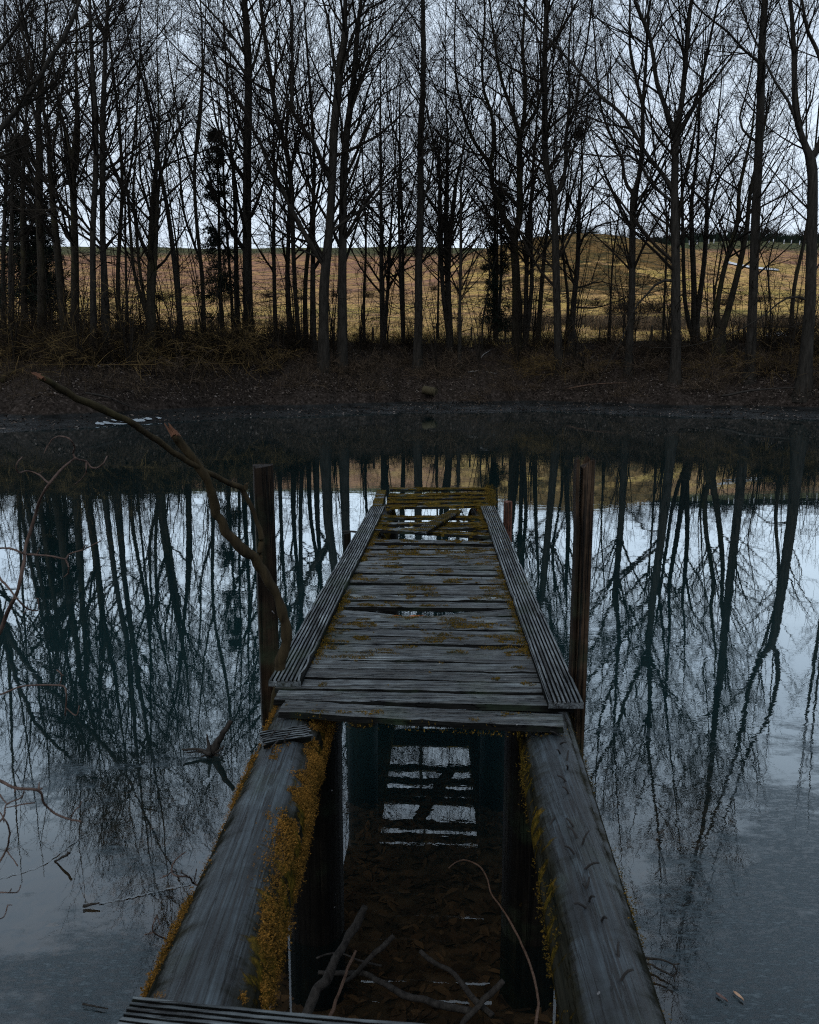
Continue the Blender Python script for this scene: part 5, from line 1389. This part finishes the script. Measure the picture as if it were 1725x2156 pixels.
twig_plant('bare_twig', 'smaller forked twig lower down the left flank of the left log', [
    ([(1130, 1700), (1050, 1660), (1020, 1630), (950, 1590), (950, 1530), (970, 1488)], 12, 8), ([(948, 1590), (895, 1605)], 9, 6), ([(1020, 1630), (1030, 1660)], 8, 4)], 1.62, .3409, conv=Z2)
ZR = lambda q: (1158 + q[0] * .3409, 1421 + q[1] * .3409)
def water_stick(label, lines, z, sc, mat, conv, name='water_stick', group=None, tilt=0.0):
    mb = MB()
    for ln, w0, w1, z0, z1 in lines:
        n_ = len(ln); pts = [atZ(*conv(q), lerp(z0, z1, i / (n_ - 1))) for i, q in enumerate(ln)]
        dep = pts[0][1] * CP + E * SP
        m2, D = stick(None, pts, [w0 * sc / 2 / F * dep, w1 * sc / 2 / F * dep], mat, None, sides=8, k=n_ * 7)
        off = mb.n; mb.v += m2.v; mb.f += [f + off for f in m2.f]; mb.m += m2.m; mb.n += m2.n
    return tag(mb.build(name, M[mat], smooth=True), label, 'stick', group)
water_stick('looped black twig lying on the water beside the right log', [([(590, 1745), (640, 1755), (700, 1762), (760, 1787), (800, 1780)], 16, 8, .05, .06), ([(600, 1780), (640, 1795), (700, 1830), (760, 1860), (770, 1888)], 16, 7, .02, .02), ([(760, 1787), (785, 1830), (760, 1862)], 10, 8, .06, .02)], 0, .3409, 'stick', ZR)
Z6 = lambda q: (473.7 + q[0] * .488, 1421 + q[1] * .488)
GS_ = 'sticks in the shallow water between the logs'
for lb, ln, w0, w1, z0, z1, mt in [
    ('thick grey stick standing out of the water between the logs', [(600, 1003), (560, 1080), (480, 1230), (410, 1350), (320, 1510)], 30, 44, .30, .02, 'stick'),
    ('short reddish stick crossing the thick grey stick between the logs', [(566, 1188), (530, 1270), (500, 1350), (440, 1510)], 11, 16, .12, .0, 'stick_red'),
    ('pale stubby stick slanting up right of the thick grey one', [(726, 1125), (640, 1210), (565, 1285), (500, 1340)], 22, 18, .14, -.02, 'stick'),
    ('long dark stick lying level across the shallow water', [(400, 1285), (500, 1285), (600, 1288), (700, 1340), (800, 1385), (930, 1420), (1065, 1452)], 18, 30, .03, .02, 'stick'),
    ('dark stick running down right over the reflected bright gap', [(845, 1190), (900, 1240), (980, 1285), (1060, 1380), (1150, 1470)], 18, 26, .04, .0, 'stick'),
    ('blunt dark stick pointing up right at the bottom between the logs', [(1203, 1318), (1120, 1400), (1020, 1510)], 26, 24, .12, .0, 'stick'),
    ('thin twig lying crosswise behind the thick grey stick', [(395, 1222), (450, 1203), (510, 1205), (590, 1235), (675, 1256)], 8, 9, .03, .0, 'stick'),
    ('long pale whip-like twig curving up beside the right log', [(965, 832), (1000, 808), (1040, 800), (1100, 828), (1132, 880), (1148, 940), (1190, 1000), (1230, 1060), (1290, 1180), (1330, 1290), (1352, 1400), (1340, 1520)], 5, 11, .22, .02, 'stick_red')]:
    water_stick(lb, [(ln, w0, w1, z0, z1)], 0, .488, mt, Z6, group=GS_)
water_stick('short dark stick floating left of the left log, mirrored as a V', [([(340, 1152), (390, 1125), (432, 1098)], 10, 16, .0, .07)], 0, .3409, 'stick', Z2)
water_stick('thin dark stick floating at the bottom left', [([(512, 2032), (580, 2045), (668, 2062)], 14, 7, .01, .01)], 0, .3409, 'stick', Z2)
water_stick('broken stub of stick in the film left of the left log', [([(515, 1430), (560, 1418), (615, 1408)], 22, 10, .01, .02)], 0, .3409, 'stick', Z2)
water_stick('black snag of driftwood with short spikes standing in the water left of the left post', [
    ([(1300, 490), (1340, 420), (1380, 360), (1430, 285)], 60, 26, .0, .22), ([(1125, 462), (1180, 460), (1240, 462), (1300, 490)], 12, 26, .05, .03), ([(1150, 480), (1220, 475), (1290, 490)], 8, 16, .02, .02), ([(1300, 490), (1285, 420), (1278, 365)], 26, 9, .02, .14), ([(1330, 480), (1390, 440)], 20, 8, .02, .05), ([(1240, 505), (1300, 492), (1350, 500)], 10, 26, .0, .0)], 0, .3409, 'stick', Z2, name='driftwood')
# fallen pale line of film edge is part of the water; floating leaves
def leaf(px_, py_, L, az, mat, label):
    p = atZ(px_, py_, .006); t = np.array([math.cos(az), math.sin(az), 0]); b_ = np.array([-t[1], t[0], 0]); ks = np.linspace(-1, 1, 9)
    wd = .26 * L * np.sqrt(np.maximum(0, 1 - ks ** 2)) * (1 - .25 * ks); Vs = []
    for k_, w_ in zip(ks, wd): Vs += [p + t * k_ * L - b_ * w_ + [0, 0, .006], p + t * k_ * L, p + t * k_ * L + b_ * w_ + [0, 0, .006]]
    Fs = []
    for i in range(8): Fs += [(3 * i, 3 * i + 3, 3 * i + 4, 3 * i + 1), (3 * i + 1, 3 * i + 4, 3 * i + 5, 3 * i + 2)]
    mb = MB(); mb.add(Vs, Fs); tag(mb.build('floating_leaf', M[mat]), label, 'leaf')
leaf(1555, 2098, .024, -1.1, 'leafpale', 'pale tan willow leaf floating at the lower right')
leaf(1520, 2101, .025, -.95, 'leafdark', 'dull reddish leaf floating left of the pale tan leaf')

# ------------------------------------------------------------------ light
w = bpy.data.worlds.new('World'); SC.world = w; w.use_nodes = True
nt = w.node_tree; nt.nodes.clear()
out = nt.nodes.new('ShaderNodeOutputWorld'); bg = nt.nodes.new('ShaderNodeBackground'); nt.links.new(bg.outputs[0], out.inputs[0])
sky = nt.nodes.new('ShaderNodeTexSky'); sky.sky_type = 'NISHITA'; sky.sun_disc = False
SUN_EL, SUN_AZ = R(48), R(200)
sky.sun_elevation = SUN_EL; sky.sun_rotation = SUN_AZ; sky.dust_density = 4
tc = nt.nodes.new('ShaderNodeTexCoord'); sx = nt.nodes.new('ShaderNodeSeparateXYZ'); nt.links.new(tc.outputs['Generated'], sx.inputs[0])
rp = nt.nodes.new('ShaderNodeValToRGB'); rp.color_ramp.elements[0].position = 0; rp.color_ramp.elements[0].color = (6.7, 7.5, 8.5, 1)
rp.color_ramp.elements[1].position = .75; rp.color_ramp.elements[1].color = (6.2, 7.3, 8.7, 1)
e = rp.color_ramp.elements.new(.40); e.color = (5.8, 6.8, 8.0, 1)
nt.links.new(sx.outputs[2], rp.inputs[0])
mp = nt.nodes.new('ShaderNodeMapping'); mp.inputs['Scale'].default_value = (2.2, 2.2, 5); nt.links.new(tc.outputs['Generated'], mp.inputs[0])
cn = nt.nodes.new('ShaderNodeTexNoise'); cn.inputs['Scale'].default_value = 1.6; cn.inputs['Detail'].default_value = 5; nt.links.new(mp.outputs[0], cn.inputs['Vector'])
cr = nt.nodes.new('ShaderNodeValToRGB'); cr.color_ramp.elements[0].position = .3; cr.color_ramp.elements[0].color = (.86, .87, .89, 1); cr.color_ramp.elements[1].position = .7; cr.color_ramp.elements[1].color = (1.06, 1.06, 1.05, 1)
nt.links.new(cn.outputs['Fac'], cr.inputs[0])
mm = nt.nodes.new('ShaderNodeMix'); mm.data_type = 'RGBA'; mm.blend_type = 'MULTIPLY'; mm.inputs[0].default_value = 1
nt.links.new(rp.outputs[0], mm.inputs[6]); nt.links.new(cr.outputs[0], mm.inputs[7])
mx = nt.nodes.new('ShaderNodeMix'); mx.data_type = 'RGBA'; mx.inputs[0].default_value = .93
nt.links.new(sky.outputs[0], mx.inputs[6]); nt.links.new(mm.outputs[2], mx.inputs[7])
nt.links.new(mx.outputs[2], bg.inputs['Color']); bg.inputs['Strength'].default_value = .140
sd = bpy.data.lights.new('sun', 'SUN'); sd.energy = 1.2; sd.angle = R(30); sd.color = (1, .95, .88)
so = bpy.data.objects.new('sun', sd); COL.objects.link(so)
so.rotation_euler = (R(90) - SUN_EL, 0, math.pi - SUN_AZ)   # light comes from behind the viewer, over the shoulder
so.location = (0, -5, 30)

# ------------------------------------------------------------------ camera
cd = bpy.data.cameras.new('camera'); co = bpy.data.objects.new('camera', cd); COL.objects.link(co)
co.location = (0, 0, E); co.rotation_euler = (R(90) - PITCH, 0, 0)
cd.sensor_fit = 'VERTICAL'; cd.sensor_height = 30; cd.sensor_width = 24; cd.lens = F / 2156 * 30
cd.clip_end = 3000; cd.clip_start = .05
cd.dof.use_dof = True; cd.dof.focus_distance = 7.5; cd.dof.aperture_fstop = 8.0
SC.camera = co
SC.view_settings.view_transform = 'Standard'; SC.view_settings.look = 'None'; SC.view_settings.exposure = 0; SC.view_settings.gamma = 1
SC.render.engine = 'CYCLES'
cy = SC.cycles; cy.max_bounces = 7; cy.diffuse_bounces = 2; cy.glossy_bounces = 3; cy.transparent_max_bounces = 10; cy.transmission_bounces = 2
cy.use_denoising = False; cy.filter_width = 1.1; cy.sample_clamp_indirect = 4
cy.caustics_reflective = False; cy.caustics_refractive = False
